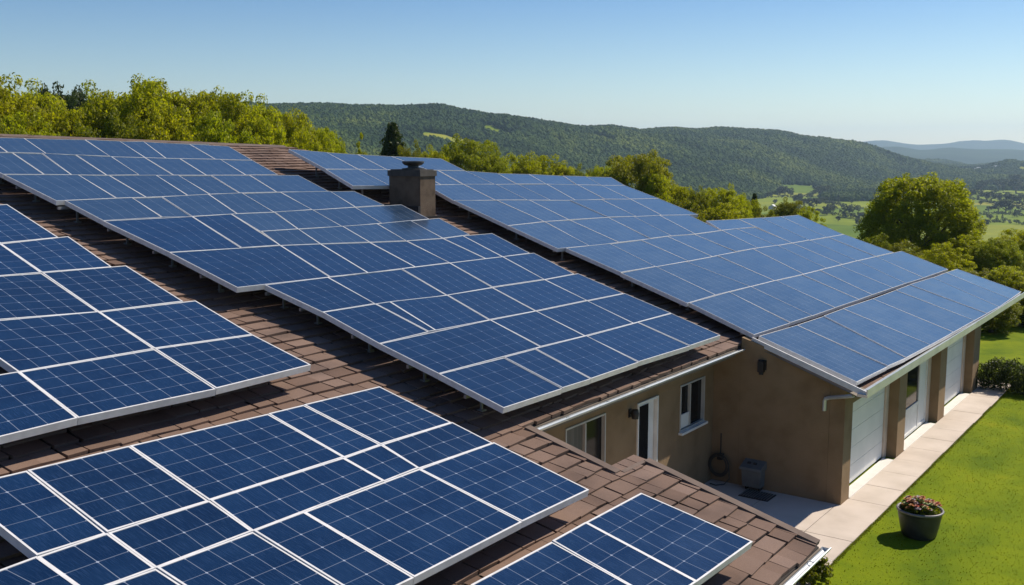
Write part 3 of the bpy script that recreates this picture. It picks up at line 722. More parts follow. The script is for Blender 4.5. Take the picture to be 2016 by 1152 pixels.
# shingle tabs
sh = MB(); cs = math.cos(math.atan(TM)); sn = math.sin(math.atan(TM))
def tab(xa, xb, ya, yb, lift):
    # ya lower edge, yb upper edge (tucked below the next course)
    o1 = lift * NR; o0 = 0.004 * NR
    j = [random.uniform(-0.022, 0.022) for _ in range(4)]
    A = np.array([xa + j[0], ya + j[1], zr(ya)]) ; B = np.array([xb + j[2], ya + j[3] * 0.8, zr(ya)])
    Cc = np.array([xb + j[2] + random.uniform(-.01, .01), yb, zr(yb)]); D = np.array([xa + j[0] + random.uniform(-.01, .01), yb, zr(yb)])
    A[2] = zr(A[1]); B[2] = zr(B[1])
    i = len(sh.v)
    for p in (A + o1, B + o1, Cc + o0, D + o0, A - 0.02 * NR, B - 0.02 * NR): sh.v.append(tuple(p))
    for f in ((0, 1, 2, 3), (4, 5, 1, 0), (5, 2, 1), (4, 0, 3)):
        sh.f.append(tuple(i + k for k in f)); sh.uv.append([(0, 0)] * len(f)); sh.mi.append(0)
def course(y, ystep, x0, x1, wmin, wmax):
    x = x0
    while x < x1 - 0.05:
        w = random.uniform(wmin, wmax); xe = min(x + w, x1)
        if x1 - xe < 0.12: xe = x1
        tab(x + 0.012, xe - 0.012, y + random.uniform(-0.02, 0.02), y + ystep - 0.004, random.uniform(0.030, 0.046)); x = xe
y = 4.72
while y < 28.75:
    st = 0.3153
    x1 = xr(y)
    if y > 27.6: x1 = min(x1, 15.18 + (28.79 - y) / 0.1125 * 1.0)
    lo = XL if y > 8 else 6.0
    lo = 3.0 if y < 13 else 2.0
    if y > 20: lo = 8.0
    course(y, st, lo, x1, 0.27, 0.54)
    y += st
y = 6.52
while y < 9.4:
    course(y, 0.36, 22.72, 41.0, 0.5, 0.9); y += 0.36
hb(sh, 'shingles', M['shingle'], roof)
# rake caps and ridge cap
M['rake'] = noisy(mat('rake_cap', rough=0.9), [(0.3, (0.10, 0.070, 0.055)), (0.7, (0.15, 0.105, 0.082))], 3, 6, 0.3, 60, 0.01)
def strip(p, q, w, h):
    rk = MB(); rk.bar(p, q, w, h, upv=(0, -TM, 1)); hb(rk, 'rake_cap', M['rake'], roof)
strip((13.50, 7.66, zr(7.66) + 0.01), (13.50, 9.40, zr(9.40) + 0.01), 0.16, 0.07)
strip((14.36, 4.74, zr(4.74) + 0.01), (14.36, 7.62, zr(7.62) + 0.01), 0.17, 0.07)
strip((13.58, 7.62, zr(7.62) + 0.012), (14.28, 7.62, zr(7.62) + 0.012), 0.07, 0.05)
strip((XL, 28.77, zr(28.77) + 0.01), (15.17, 28.77, zr(28.77) + 0.01), 0.32, 0.05); strip((15.18, 28.77, zr(28.77) + 0.008), (24.8, 27.7, zr(27.7) + 0.01), 0.32, 0.05)
# gutters
def gutter(x0, x1, y, z, r=0.075):
    mb = MB(); n = 8; prof = []
    for k in range(n + 1):
        a = math.pi + k * math.pi / n; prof.append((y + r * math.cos(a), z + r * math.sin(a)))
    prof_in = [(y + (py - y) * 0.86, z + (pz - z) * 0.86 + 0.004) for py, pz in prof]
    for xa, xb in ((x0, x1),):
        for k in range(n):
            mb.face([(xa, *prof[k]), (xb, *prof[k]), (xb, *prof[k + 1]), (xa, *prof[k + 1])])
            mb.face([(xa, *prof_in[k + 1]), (xb, *prof_in[k + 1]), (xb, *prof_in[k]), (xa, *prof_in[k])])
        for pa, pb in ((prof[0], prof_in[0]), (prof[-1], prof_in[-1])):
            mb.face([(xa, *pa), (xb, *pa), (xb, *pb), (xa, *pb)])
    mb.tube([(x0, y - r, z + 0.008), (x1, y - r, z + 0.008)], 0.014, 8)
    for xe in (x0, x1): mb.face([(xe, *p) for p in prof])
    x = x0 + 0.8
    while x < x1: mb.box((x, y - r, z - 0.004), (x + 0.025, y + r, z + 0.004)); x += 1.4
    return mb
hb(gutter(12.55, 22.40, 9.375, 3.375, 0.052), 'gutter', M['gutter'], roof)
hb(gutter(6, 14.46, 4.64, zr(4.7) - 0.05, 0.065), 'gutter', M['gutter'], roof)
# fascia board under main eave
fa = MB(); fa.box((13.55, 9.425, zr(9.45) - 0.2), (22.1, 9.452, zr(9.45) - 0.05)); fa.box((6, 4.69, zr(4.72) - 0.22), (14.36, 4.718, zr(4.72) - 0.05))
hb(fa, 'fascia', M['soffit'], roof)
# garage fascia/gutter box, light aluminium
GFA = MB(); GFA.box((21.88, 6.302, 2.74), (41.15, 6.505, 2.80)); GFA.box((21.86, 6.275, 2.74), (41.17, 6.30, 2.925))
hb(GFA, 'fascia', M['gutter'], roof)
mb = MB(); mb.bar((21.93, 6.31, 2.80), (22.56, 9.22, 3.60), 0.03, 0.125); hb(mb, 'rake_board', M['metal'], roof)
mb = MB(); mb.hexa([(21.95, 6.51, 2.71), (22.72, 6.51, 2.71), (22.72, 9.44, 3.53), (22.60, 9.44, 3.53)], [(21.95, 6.51, 2.73), (22.72, 6.51, 2.73), (22.72, 9.44, 3.55), (22.60, 9.44, 3.55)]); hb(mb, 'soffit', M['soffit'], roof)

# walls with openings -------------------------------------------------
def wall_grid(mb, axis, c, th, a0, a1, z0, ztop, holes):
    """axis 'x': wall runs along x at y=c..c+th ; ztop function of a or number"""
    cut = sorted({a0, a1, *[h[0] for h in holes], *[h[1] for h in holes]}); zc = sorted({z0, ztop, *[h[2] for h in holes], *[h[3] for h in holes]})
    def inh(a, z): return any(h[0] <= a <= h[1] and h[2] <= z <= h[3] for h in holes)
    P = (lambda a, d, z: (a, c + d, z)) if axis == 'x' else (lambda a, d, z: (c + d, a, z))
    solid = {}
    for i in range(len(cut) - 1):
        for j in range(len(zc) - 1): solid[i, j] = not inh((cut[i] + cut[i + 1]) / 2, (zc[j] + zc[j + 1]) / 2)
    for (i, j), s_ in solid.items():
        if not s_: continue
        a, b, zl, zh = cut[i], cut[i + 1], zc[j], zc[j + 1]
        mb.face([P(a, 0, zl), P(b, 0, zl), P(b, 0, zh), P(a, 0, zh)]); mb.face([P(b, th, zl), P(a, th, zl), P(a, th, zh), P(b, th, zh)])
        if not solid.get((i - 1, j)): mb.face([P(a, th, zl), P(a, 0, zl), P(a, 0, zh), P(a, th, zh)])
        if not solid.get((i + 1, j)): mb.face([P(b, 0, zl), P(b, th, zl), P(b, th, zh), P(b, 0, zh)])
        if not solid.get((i, j - 1)): mb.face([P(a, th, zl), P(b, th, zl), P(b, 0, zl), P(a, 0, zl)])
        if not solid.get((i, j + 1)): mb.face([P(a, 0, zh), P(b, 0, zh), P(b, th, zh), P(a, th, zh)])
WY = 10.125; GX = 22.47; GY = 6.93
W1 = (15.80, 17.30, 1.15, 2.80); DR = (18.62, 19.55, 0.12, 2.72); W2 = (20.66, 21.95, 1.62, 2.72)
mb = MB(); wall_grid(mb, 'x', WY, 0.22, 13.2, GX - 0.005, -0.1, 3.42, [W1, DR, W2]); hb(mb, 'wall', M['stucco'])
# garage front with three bays
B1 = (23.05, 26.98, -0.1, 2.30); B2 = (27.72, 31.38, -0.1, 2.30); B3 = (32.18, 35.98, -0.1, 2.30)
mb = MB(); wall_grid(mb, 'x', GY, 0.34, GX, 36.95, -0.1, 2.84, [B1, B2, B3]); hb(mb, 'wall', M['stucco'])
mb = MB()
ya, yb = GY + 0.345, 9.437
zq = lambda y: 2.95 + 0.28 * (y - 6.48) - 0.13
mb.hexa([(GX, ya, -0.1), (GX + 0.22, ya, -0.1), (GX + 0.22, yb, -0.1), (GX, yb, -0.1)], [(GX, ya, zq(ya)), (GX + 0.22, ya, zq(ya)), (GX + 0.22, yb, zq(yb)), (GX, yb, zq(yb))])
ya, yb = 9.44, WY + 0.22; mb.hexa([(GX, ya, -0.1), (GX + 0.22, ya, -0.1), (GX + 0.22, yb, -0.1), (GX, yb, -0.1)], [(GX, ya, zr(ya) - 0.15), (GX + 0.22, ya, zr(ya) - 0.15), (GX + 0.22, yb, zr(yb) - 0.15), (GX, yb, zr(yb) - 0.15)]); ya = GY + 0.345
hb(mb, 'wall', M['stucco'])
mb = MB(); yb = 15.0
mb.hexa([(36.73, ya, -0.1), (36.95, ya, -0.1), (36.95, yb, -0.1), (36.73, yb, -0.1)], [(36.73, ya, zr(ya) - 0.15), (36.95, ya, zr(ya) - 0.15), (36.95, yb, zr(yb) - 0.15), (36.73, yb, zr(yb) - 0.15)])
mb.hexa([(24.3, 15.003, -3), (36.95, 15.003, -3), (34.4, 27.4, -3), (24.3, 27.4, -3)][:2] + [(34.2, 15.2, -3), (24.3, 15.2, -3)], [(24.3, 15.003, 4.7), (36.95, 15.003, 4.7), (34.2, 15.2, 4.7), (24.3, 15.2, 4.7)])
hb(mb, 'wall', M['stucco'])
# front wing and hidden outer walls carrying the roof
mb = MB(); ya, yb = 5.3, WY + 0.0
mb.hexa([(13.0, ya, -0.1), (13.195, ya, -0.1), (13.195, yb, -0.1), (13.0, yb, -0.1)], [(13.0, ya, zr(ya) - 0.15), (13.195, ya, zr(ya) - 0.15), (13.195, yb, zr(yb) - 0.15), (13.0, yb, zr(yb) - 0.15)])
mb.box((-2.5, 5.08, -0.1), (13.195, 5.295, zr(5.1) - 0.15)); mb.box((-2.5, 5.3, -0.1), (-2.3, 9.0, 2.1))
mb.hexa([(-2.5, 9, -0.1), (-2.3, 9, -0.1), (-2.3, 28, -0.1), (-2.5, 28, -0.1)], [(-2.5, 9, zr(9) - 0.15), (-2.3, 9, zr(9) - 0.15), (-2.3, 28, zr(28) - 0.15), (-2.5, 28, zr(28) - 0.15)])
mb.box((-2.5, 36.2, -3), (24.3, 36.4, 5.85)); mb.hexa([(24.3, 15.3, -3), (24.5, 15.3, -3), (24.5, 27.4, -3), (24.3, 27.4, -3)], [(24.3, 15.3, zr(15.3) - 0.15), (24.5, 15.3, zr(15.3) - 0.15), (24.5, 27.4, zr(27.4) - 0.15), (24.3, 27.4, zr(27.4) - 0.15)])
hb(mb, 'wall', M['stucco'])

# windows and doors ----------------------------------------------------
def frame_xz(mb, a0, a1, z0, z1, y, w, d):
    mb.box((a0, y, z0), (a0 + w, y + d, z1)); mb.box((a1 - w, y, z0), (a1, y + d, z1))
    mb.box((a0 + w, y + 0.002, z0), (a1 - w, y + d - 0.002, z0 + w)); mb.box((a0 + w, y + 0.002, z1 - w), (a1 - w, y + d - 0.002, z1))
def window(h, mull, sill=True, open_part=False, curtain=True):
    a0, a1, z0, z1 = h
    fr = MB(); frame_xz(fr, a0 + 0.002, a1 - 0.002, z0 + 0.002, z1 - 0.002, WY - 0.02, 0.036, 0.11)
    for t in mull: xm = a0 + (a1 - a0) * t; fr.box((xm - 0.022, WY - 0.005, z0 + 0.058), (xm + 0.022, WY + 0.06, z1 - 0.058))
    w = hb(fr, 'window', M['window_paint'])
    mb = MB(); mb.box((a0 + 0.038, WY + 0.062, z0 + 0.038), (a1 - 0.038, WY + 0.072, z1 - 0.038)); hb(mb, 'pane', M['glass'], w)
    if curtain:
        mb = MB(); n = 10; xa = a0 + 0.06; xb = a0 + (a1 - a0) * mull[0]
        mb.box((xa + 0.01, WY + 0.055, z0 + 0.07), (xb - 0.03, WY + 0.0605, z1 - 0.07)); hb(mb, 'blind', M['curtain'], w)
    if sill:
        mb = MB(); mb.box((a0 - 0.04, WY - 0.10, z0 - 0.055), (a1 + 0.04, WY - 0.001, z0 - 0.001)); hb(mb, 'sill', M['white_paint'], w)
    if open_part:
        mb = MB(); mb.box((a0 + 0.065, WY + 0.02, z0 + 0.062), (a0 + (a1 - a0) * mull[0] - 0.025, WY + 0.05, z0 + 0.38)); hb(mb, 'lower_panel', M['white_paint'], w)
window(W1, [0.5], False)
window(W2, [0.42], True, True, False)
# main door
a0, a1, z0, z1 = DR
fr = MB(); frame_xz(fr, a0 + 0.002, a1 - 0.002, z0 + 0.002, z1 - 0.002, WY - 0.035, 0.045, 0.14); fr.box((a0 - 0.1, WY - 0.25, 0.0), (a1 + 0.1, WY - 0.04, 0.11))
door = hb(fr, 'door', M['white_paint'])
mb = MB(); mb.box((a0 + 0.07, WY + 0.05, z0 + 0.07), (a1 - 0.07, WY + 0.085, z1 - 0.07)); hb(mb, 'leaf', M['white_paint'], door)
mb = MB(); mb.box((a0 + 0.10, WY + 0.035, z0 + 0.28), (a1 - 0.34, WY + 0.047, z1 - 0.12)); hb(mb, 'pane', M['glass'], door)
mb = MB(); mb.tube([(a1 - 0.25, WY + 0.05, 1.12), (a1 - 0.25, WY - 0.01, 1.12), (a1 - 0.37, WY - 0.01, 1.12)], 0.011, 8); hb(mb, 'handle', M['dark'], door)
# garage bays
DY = GY + 0.30
def bay(h, glass):
    a0, a1, z0, z1 = h
    t = 0.26
    if not glass:
        mb = MB(); zz = 0.05; k = 0; hh = (z1 - 0.03 - zz) / 5
        for k in range(5):
            mb.box((a0 + 0.02, DY, zz + k * hh + 0.006), (a1 - t - 0.02, DY + 0.035, zz + (k + 1) * hh - 0.002))
        mb.box((a0 + 0.021, DY + 0.02, zz), (a1 - t - 0.021, DY + 0.033, z1 - 0.03))
        d = hb(mb, 'garage_door', M['door_paint'], bevel=0.004)
        hm = MB(); hm.tube([(a0 + 0.45, DY - 0.01, 0.95), (a0 + 0.45, DY - 0.06, 0.97), (a0 + 0.45, DY - 0.06, 1.13), (a0 + 0.45, DY - 0.01, 1.15)], 0.012, 8); hb(hm, 'handle', M['dark'], d)
    else:
        fr = MB(); xe = a1 - t
        frame_xz(fr, a0 + 0.02, xe - 0.02, 0.05, z1 - 0.02, DY - 0.02, 0.09, 0.07)
        fr.box((xe - 0.95, DY - 0.022, 0.05), (xe - 0.86, DY + 0.045, z1 - 0.02)); fr.box((a0 + 0.11, DY + 0.0, 0.14), (xe - 0.95, DY + 0.03, 0.78)); fr.box((a0 + 0.11, DY - 0.018, 0.78), (xe - 0.95, DY + 0.04, 0.87))
        d = hb(fr, 'glazed_door', M['white_paint'])
        mb = MB(); mb.box((a0 + 0.11, DY + 0.01, 0.87), (xe - 0.95, DY + 0.025, z1 - 0.11)); hb(mb, 'pane', M['glass'], d)
        mb = MB(); mb.box((xe - 0.86, DY + 0.01, 0.14), (xe - 0.11, DY + 0.028, z1 - 0.11)); hb(mb, 'side_panel', M['door_paint'], d)
        hm = MB(); hm.tube([(a0 + 0.3, DY - 0.02, 1.0), (a0 + 0.3, DY - 0.07, 1.0), (a0 + 0.44, DY - 0.07, 1.0)], 0.011, 8); hb(hm, 'handle', M['dark'], d)
    tr = MB(); tr.box((a1 - t, DY - 0.045, 0.0), (a1 - 0.002, DY + 0.03, z1 - 0.004)); tr.box((a0 + 0.002, DY - 0.045, z1 - 0.028), (a1 - t - 0.001, DY - 0.003, z1 - 0.004)); hb(tr, 'door_trim', M['trim_paint'], d)
    th = MB(); th.box((a0 + 0.004, GY - 0.02, 0.004), (a1 - 0.3, DY - 0.05, 0.045)); hb(th, 'threshold', M['threshold'], d)
bay(B1, False); bay(B2, True); bay(B3, False)
# dark wall behind bays so that nothing shows through
mb = MB(); mb.box((22.7, 7.36, -0.05), (36.72, 7.42, 2.4)); hb(mb, 'inner_wall', M['dark'])
# downpipe from the garage eave: comes out of the corner and drops against the wall
mb = MB()
mb.tube([(22.02, 6.62, 2.72), (22.10, 6.80, 2.66), (22.40, 7.28, 2.50), (22.42, 7.36, 2.46), (22.42, 7.38, 2.40), (22.42, 7.38, 2.18)], [0.045] * 6, 10)
hb(mb, 'downpipe', M['gutter'])
# wall lamps / camera boxes
def lamp(x, y, z, axis, kind):
    mb = MB()
    if axis == 'y':
        mb.box((x - 0.06, y - 0.015, z - 0.09), (x + 0.06, y, z + 0.09)); mb.tube([(x, y - 0.01, z), (x, y - 0.09, z)], 0.02, 8)
        mb.lathe([(0.0, 0.1), (0.07, 0.09), (0.085, 0.0), (0.075, -0.1), (0.0, -0.1)], (x, y - 0.13, z), 14)
    else:
        mb.box((x - 0.015, y - 0.1, z - 0.12), (x, y + 0.1, z + 0.12)); mb.box((x - 0.14, y - 0.07, z - 0.16), (x - 0.016, y + 0.07, z + 0.10))
        mb.lathe([(0.0, 0.0), (0.05, 0.0), (0.055, -0.06), (0.0, -0.07)], (x - 0.08, y, z - 0.16), 12)
    return hb(mb, 'wall_lamp', M['dark'])
lamp(18.31, WY, 2.58, 'y', 0); lamp(GX, 8.9, 3.05, 'x', 0)
mb = MB(); mb.lathe([(0.0, 0.06), (0.05, 0.05), (0.06, 0), (0.05, -0.05), (0, -0.06)], (27.35, GY - 0.07, 2.42), 12); mb.box((27.32, GY - 0.05, 2.40), (27.38, GY, 2.50)); hb(mb, 'security_camera', M['dark'])

# chimney: render stack, cap, round cowl
cxa, cxb, cya, cyb = 22.66, 23.34, 19.60, 20.82
mb = MB(); mb.box((cxa, cya, 5.7), (cxb, cyb, 7.30)); ch = hb(mb, 'chimney', M['chimney'], bevel=0.015)
mb = MB(); mb.box((cxa - 0.035, cya - 0.035, 7.302), (cxb + 0.035, cyb + 0.035, 7.47)); mb.box((cxa + 0.03, cya + 0.03, 7.47), (cxb - 0.03, cyb - 0.03, 7.50)); hb(mb, 'chimney_cap', M['chimney_cap'], ch, bevel=0.012)
mb = MB(); c = ((cxa + cxb) / 2, (cya + cyb) / 2 - 0.05, 7.50)
mb.lathe([(0.0, 0.0), (0.34, 0.005), (0.34, 0.03), (0.17, 0.05), (0.16, 0.10), (0.25, 0.12), (0.31, 0.17), (0.33, 0.20), (0.33, 0.235), (0.30, 0.245), (0.0, 0.225)], c, 28)
hb(mb, 'cowl', M['cowl'], ch, smooth=False)
mb = MB(); mb.box((cxa - 0.12, cya - 0.12, zr(cya) - 0.05), (cxb + 0.12, cya - 0.002, zr(cya) + 0.05)); mb.box((cxa - 0.10, cya, zr(cya)), (cxa - 0.002, cyb, zr(cyb) + 0.04)); hb(mb, 'flashing', M['dark'], ch)

# ------------------------------------------------------------------ walkway
mb = MB(); x = 11.5; k = 0
M['concrete'] = noisy(mat('concrete', rough=0.88, spec=0.3), [(0.25, (0.47, 0.40, 0.33)), (0.5, (0.56, 0.48, 0.405)), (0.75, (0.63, 0.545, 0.47))], 1.1, 10, 0.25, 60, 0.006)
joints = [11.5]
while joints[-1] < 37.2: joints.append(joints[-1] + 1.27 + random.uniform(-0.05, 0.05))
for a, b in zip(joints[:-1], joints[1:]):
    dz = random.uniform(-0.003, 0.003); e = 6.02 + random.uniform(-0.012, 0.012)
    if a < GX - 0.3: rows = [(e, 7.02), (7.03, 8.55), (8.56, 10.12)]
    else: rows = [(e, 6.925)]
    for ra, rb in rows: mb.box((a + 0.006, ra, -0.08), (b - 0.006, rb - 0.006, 0.03 + dz))
mb.box((36.96, 6.93, -0.08), (38.4, 8.2, 0.03))
wk = mb.build('path', M['concrete']); tag(wk, kind='structure')
mb = MB(); mb.box((11.5, 6.03, -0.09), (38.3, 6.92, 0.012)); mb.box((11.5, 6.93, -0.09), (22.46, 10.11, 0.012)); 
pb = mb.build('path_base', M['soil']); tag(pb, kind='structure')

# planter with succulents and flowers
pc = Vector((21.66, 5.02, 0.0)); planter = empty('planter', tuple(pc)); planter.scale = (1.02, 1.02, 0.92); tag(planter, 'dark round tapered plant pot standing on the lawn by the walkway', 'planter')
mb = MB(); mb.lathe([(0.0, 0.0), (0.30, 0.0), (0.34, 0.04), (0.38, 0.25), (0.425, 0.52), (0.44, 0.60), (0.455, 0.605)], (0, 0, 0), 40)
mb.build('pot', M['pot'], planter, smooth=True)
mb = MB(); mb.lathe([(0.455, 0.600), (0.465, 0.625), (0.455, 0.648), (0.43, 0.650), (0.41, 0.63), (0.40, 0.55)], (0, 0, 0), 40); mb.build('rim', M['pot_rim'], planter, smooth=True)
mb = MB(); mb.lathe([(0.0, 0.55), (0.41, 0.54)], (0, 0, 0), 30); mb.build('soil', M['soil'], planter)
def plant(root, c, n, hgt, spread, leafm, petal_mats, petal_n, psize, leafsize=0.035, seed=3):
    g = np.random.default_rng(seed)
    cs = []
    for i in range(n):
        a = g.uniform(0, 6.283); r = spread * math.sqrt(g.uniform(0, 1)); cs.append((c[0] + r * math.cos(a), c[1] + r * math.sin(a), c[2] + g.uniform(0, hgt) * (1 - 0.5 * r / spread)))
    q, f = leaf_cloud(np.array(cs), np.full(n, 0.055), 40, leafsize, seed=seed)
    np_mesh('foliage', q, f, M[leafm], root)
    for mi, pm in enumerate(petal_mats):
        mb = MB()
        for i in range(petal_n):
            a = g.uniform(0, 6.283); r = spread * math.sqrt(g.uniform(0, 1)); z = c[2] + hgt * (1.05 - 0.45 * r / spread) + g.uniform(-0.03, 0.05)
            p = Vector((c[0] + r * math.cos(a), c[1] + r * math.sin(a), z))
            for ringn, (rr, hh) in enumerate(((psize, 0.1), (psize * 0.62, 0.7))):
                for k in range(8):
                    b = k * 0.785 + ringn * 0.4; d = Vector((math.cos(b), math.sin(b), hh)); t = Vector((-math.sin(b), math.cos(b), 0))
                    mb.face([p, p + d * rr * 0.6 + t * rr * 0.3, p + d * rr, p + d * rr * 0.6 - t * rr * 0.3])
        mb.build('blossom', pm, root)
P = [mat('petal_red', (0.34, 0.05, 0.025), 0.6), mat('petal_orange', (0.42, 0.15, 0.03), 0.6), mat('petal_lilac', (0.26, 0.19, 0.20), 0.6), mat('petal_rust', (0.36, 0.17, 0.06), 0.6), mat('petal_green', (0.14, 0.20, 0.03), 0.6)]
fl = empty('flowering_plant', tuple(pc + Vector((0, 0, 0.50)))); tag(fl, 'red, orange and lilac flowering succulents filling the dark pot', 'plant')
plant(fl, (0, 0, 0.03), 90, 0.26, 0.38, 'leaf_mid', P, 14, 0.065, 0.034)
# white flowering bush under the wing gutter
p = on_z(1588, 1150, 0.0); fb = empty('flowering_bush', tuple(p)); tag(fb, 'small bush with white blossoms by the lower roof gutter', 'plant')
plant(fb, (0, 0, 0.12), 130, 0.62, 0.42, 'leaf_mid', [mat('petal_white', (0.78, 0.74, 0.68), 0.6), mat('petal_cream', (0.66, 0.55, 0.36), 0.6)], 34, 0.035, 0.035, 8)

# equipment cabinet standing against the garage side wall, drain grate, hose reel
cb = empty('utility_cabinet', (GX - 0.185, 8.97, 0)); cb.scale = (0.93, 0.88, 0.88); tag(cb, 'grey boxy utility cabinet mounted on the shaded courtyard wall', 'cabinet')
mb = MB()
mb.hexa([(-0.10, -0.24, 0.14), (0.195, -0.24, 0.14), (0.195, 0.26, 0.14), (-0.10, 0.26, 0.14)], [(-0.13, -0.26, 0.62), (0.195, -0.26, 0.62), (0.195, 0.28, 0.62), (-0.13, 0.28, 0.62)]); mb.build('body', M['cabinet'], cb, bevel=0.01)
mb = MB(); mb.hexa([(-0.20, -0.30, 0.622), (0.196, -0.30, 0.622), (0.196, 0.32, 0.622), (-0.20, 0.32, 0.622)], [(-0.18, -0.29, 0.69), (0.196, -0.29, 0.83), (0.196, 0.31, 0.83), (-0.18, 0.31, 0.69)]); mb.build('lid', M['cabinet'], cb, bevel=0.01)
mb = MB()
for yy, zz in ((0.12, 0.765), (-0.05, 0.765)): mb.box((-0.03, yy - 0.04, zz - 0.01), (0.04, yy + 0.04, zz + 0.035))
mb.build('knob', M['dark'], cb)
mb = MB(); mb.box((0.0, -0.2, 0.0), (0.19, -0.16, 0.139)); mb.box((0.0, 0.18, 0.0), (0.19, 0.22, 0.139)); mb.build('leg', M['dark'], cb)
gr = empty('drain_grate', (GX - 0.50, 8.72, 0.035)); tag(gr, 'dark drain grate in the paving below the utility cabinet', 'drain')
mb = MB(); mb.box((-0.28, -0.36, 0), (0.28, 0.36, 0.012)); mb.build('frame', M['dark'], gr)
mb = MB()
for i in range(11): mb.box((-0.24, -0.33 + i * 0.064, 0.012), (0.24, -0.30 + i * 0.064, 0.026))
mb.build('grille', M['rail'], gr)
hr = empty('hose_reel', (GX - 0.12, 9.86, 0.0)); tag(hr, 'coiled dark garden hose hanging in the courtyard corner', 'hose')
mb = MB()
for k in range(4):
    r = 0.26 - k * 0.02; x = -0.05 + 0.018 * (k % 2) - 0.03 * (k // 2)
    mb.tube([(x, r * math.cos(a), 0.48 + r * 1.1 * math.sin(a)) for a in np.linspace(0, 6.283, 30)], 0.013, 7)
mb.tube([(-0.05, -0.26, 0.48), (-0.08, -0.30, 0.2), (-0.15, -0.2, 0.06), (-0.3, -0.05, 0.05), (-0.25, 0.12, 0.05)], 0.013, 7)
mb.build('coil', M['hose'], hr)
mb = MB(); mb.box((-0.02, -0.06, 0.6), (0.115, 0.06, 0.74)); mb.tube([(0.05, 0.0, 0.7), (0.05, 0.0, 1.25)], 0.015, 8); mb.build('holder', M['dark'], hr)

# ------------------------------------------------------------------ solar panels
def pl(pts):
    pts = sorted(pts); xs = [p[0] for p in pts]; ys = [p[1] for p in pts]
    def f(x):
        if x < xs[0]: k = (ys[1] - ys[0]) / (xs[1] - xs[0]); return ys[0] + k * (x - xs[0])
        if x > xs[-1]: k = (ys[-1] - ys[-2]) / (xs[-1] - xs[-2]); return ys[-1] + k * (x - xs[-1])
        return float(np.interp(x, xs, ys))
    return f
GAPM = 0.50
PM = ((0, Y0, Z0 + GAPM), NR)
nr2 = np.array([0, -0.28, 1.0]); nr2 /= np.linalg.norm(nr2)
PR = ((0, 6.48, 2.95), nr2)
ORD = ['', 'first', 'second', 'third', 'fourth', 'fifth', 'sixth', 'seventh', 'eighth', 'ninth', 'tenth', 'eleventh', 'twelfth', 'thirteenth']
def panel(q, plane, cellm, label, group, cell=0.33, inset=0.004, fw=0.026, th=0.105):
    """q: four pixel corners TL,TR,BR,BL -> corners on the array plane"""
    p0, n = plane
    P4 = [Vector(on_plane(x, y, p0, n)) for x, y in q]
    n = Vector(n)
    c = sum(P4, Vector()) / 4
    if max(abs((a - c).length) for a in P4) < 0.12: return
    # shrink by a small gap
    def inset_poly(P, d):
        out = []
        for i in range(4):
            a, b, e = P[i - 1], P[i], P[(i + 1) % 4]
            u = (a - b).normalized(); w = (e - b).normalized(); s = max(u.cross(w).length, 0.3); out.append(b + (u + w) * d / s)
        return out
    O = inset_poly(P4, inset)
    O = [p + n * random.uniform(-0.010, 0.010) for p in O]
    I = inset_poly(O, fw)
    fw = {'cell_far': 0.012, 'cell_sky_sheen': 0.012, 'cell_mid': 0.016, 'cell_near': 0.025}[cellm]; I = inset_poly(O, fw)
    root = empty('solar_panel', tuple(c)); tag(root, label, 'solar panel', group)
    O = [p - c for p in O]; I = [p - c for p in I]
    mb = MB()
    B = [p - n * th for p in O]; J = [p - n * 0.006 for p in I]
    for i in range(4):
        j = (i + 1) % 4
        mb.face([O[j], O[i], I[i], I[j]]); mb.face([O[i], O[j], B[j], B[i]]); mb.face([I[j], I[i], J[i], J[j]])
    mb.face([p for p in B])
    mb.build('frame', M['metal'], root)
    lu = ((O[1] - O[0]).length + (O[2] - O[3]).length) / 2; lv = ((O[3] - O[0]).length + (O[2] - O[1]).length) / 2
    nu = max(1, round(lu / cell)); nv = max(1, round(lv / cell)); off = random.randint(0, 40)
    mb = MB()
    e = 0.004
    mb.face([J[3], J[2], J[1], J[0]], uv=[(off + e, off + e), (off + nu - e, off + e), (off + nu - e, off + nv - e), (off + e, off + nv - e)])
    mb.build('cells', M[cellm], root)
    return root
def row(top, bot, divs, plane, cellm, lab, group, side='right'):
    ft = pl(top) if not callable(top) else top; fb_ = pl(bot) if not callable(bot) else bot
    n = len(divs) - 1
    for i in range(n):
        (ta, ba), (tb, bb) = divs[i], divs[i + 1]
        k = (n - i) if side == 'right' else (i + 1)
        panel([(ta, ft(ta)), (tb, ft(tb)), (bb, fb_(bb)), (ba, fb_(ba))], plane, cellm, 'blue solar panel, %s from the %s in the %s' % (ORD[k], side, lab), group)

# --- large central array
G_ = 'panels of the large central array'
L0 = [(0, 271), (47, 272), (167, 275), (236, 278), (283, 279), (373, 284), (450, 288)]
L1 = [(0, 300), (87, 302), (149, 304.5), (215, 308), (288, 310.5), (354, 312), (424, 313.6), (497, 315)]
L2 = [(7, 343.5), (87, 343), (156, 344), (215, 345), (278, 344.5), (347, 345), (413, 345), (486, 345), (547, 344), (587, 345)]
L3 = [(111, 395), (174, 394), (227, 390), (288, 388.6), (368, 384.5), (413, 382), (476, 380), (545, 378), (649, 376.8), (697, 376.7)]
L4 = [(203, 434.5), (257, 431), (319, 427.5), (378, 426.5), (465, 420.5), (539, 417.5), (614, 413), (700, 408), (757, 403.5), (790, 403)]
L5a = [(514, 455), (587, 451), (674, 445.6), (750, 440), (800, 434.7), (864, 429.5)]
L5 = [(333, 497), (479, 488), (552, 482.5), (631, 480), (728, 477), (800, 474), (872, 469), (925, 462), (969, 460)]
L6 = [(467, 566.4), (521, 561), (642, 546), (700, 541), (817, 526), (885, 517.5), (956, 509), (1042, 499)]
L7 = [(635, 614), (739, 598), (767, 594), (880, 581), (969, 565.5), (1050, 554), (1131, 539), (1141, 537.5)]
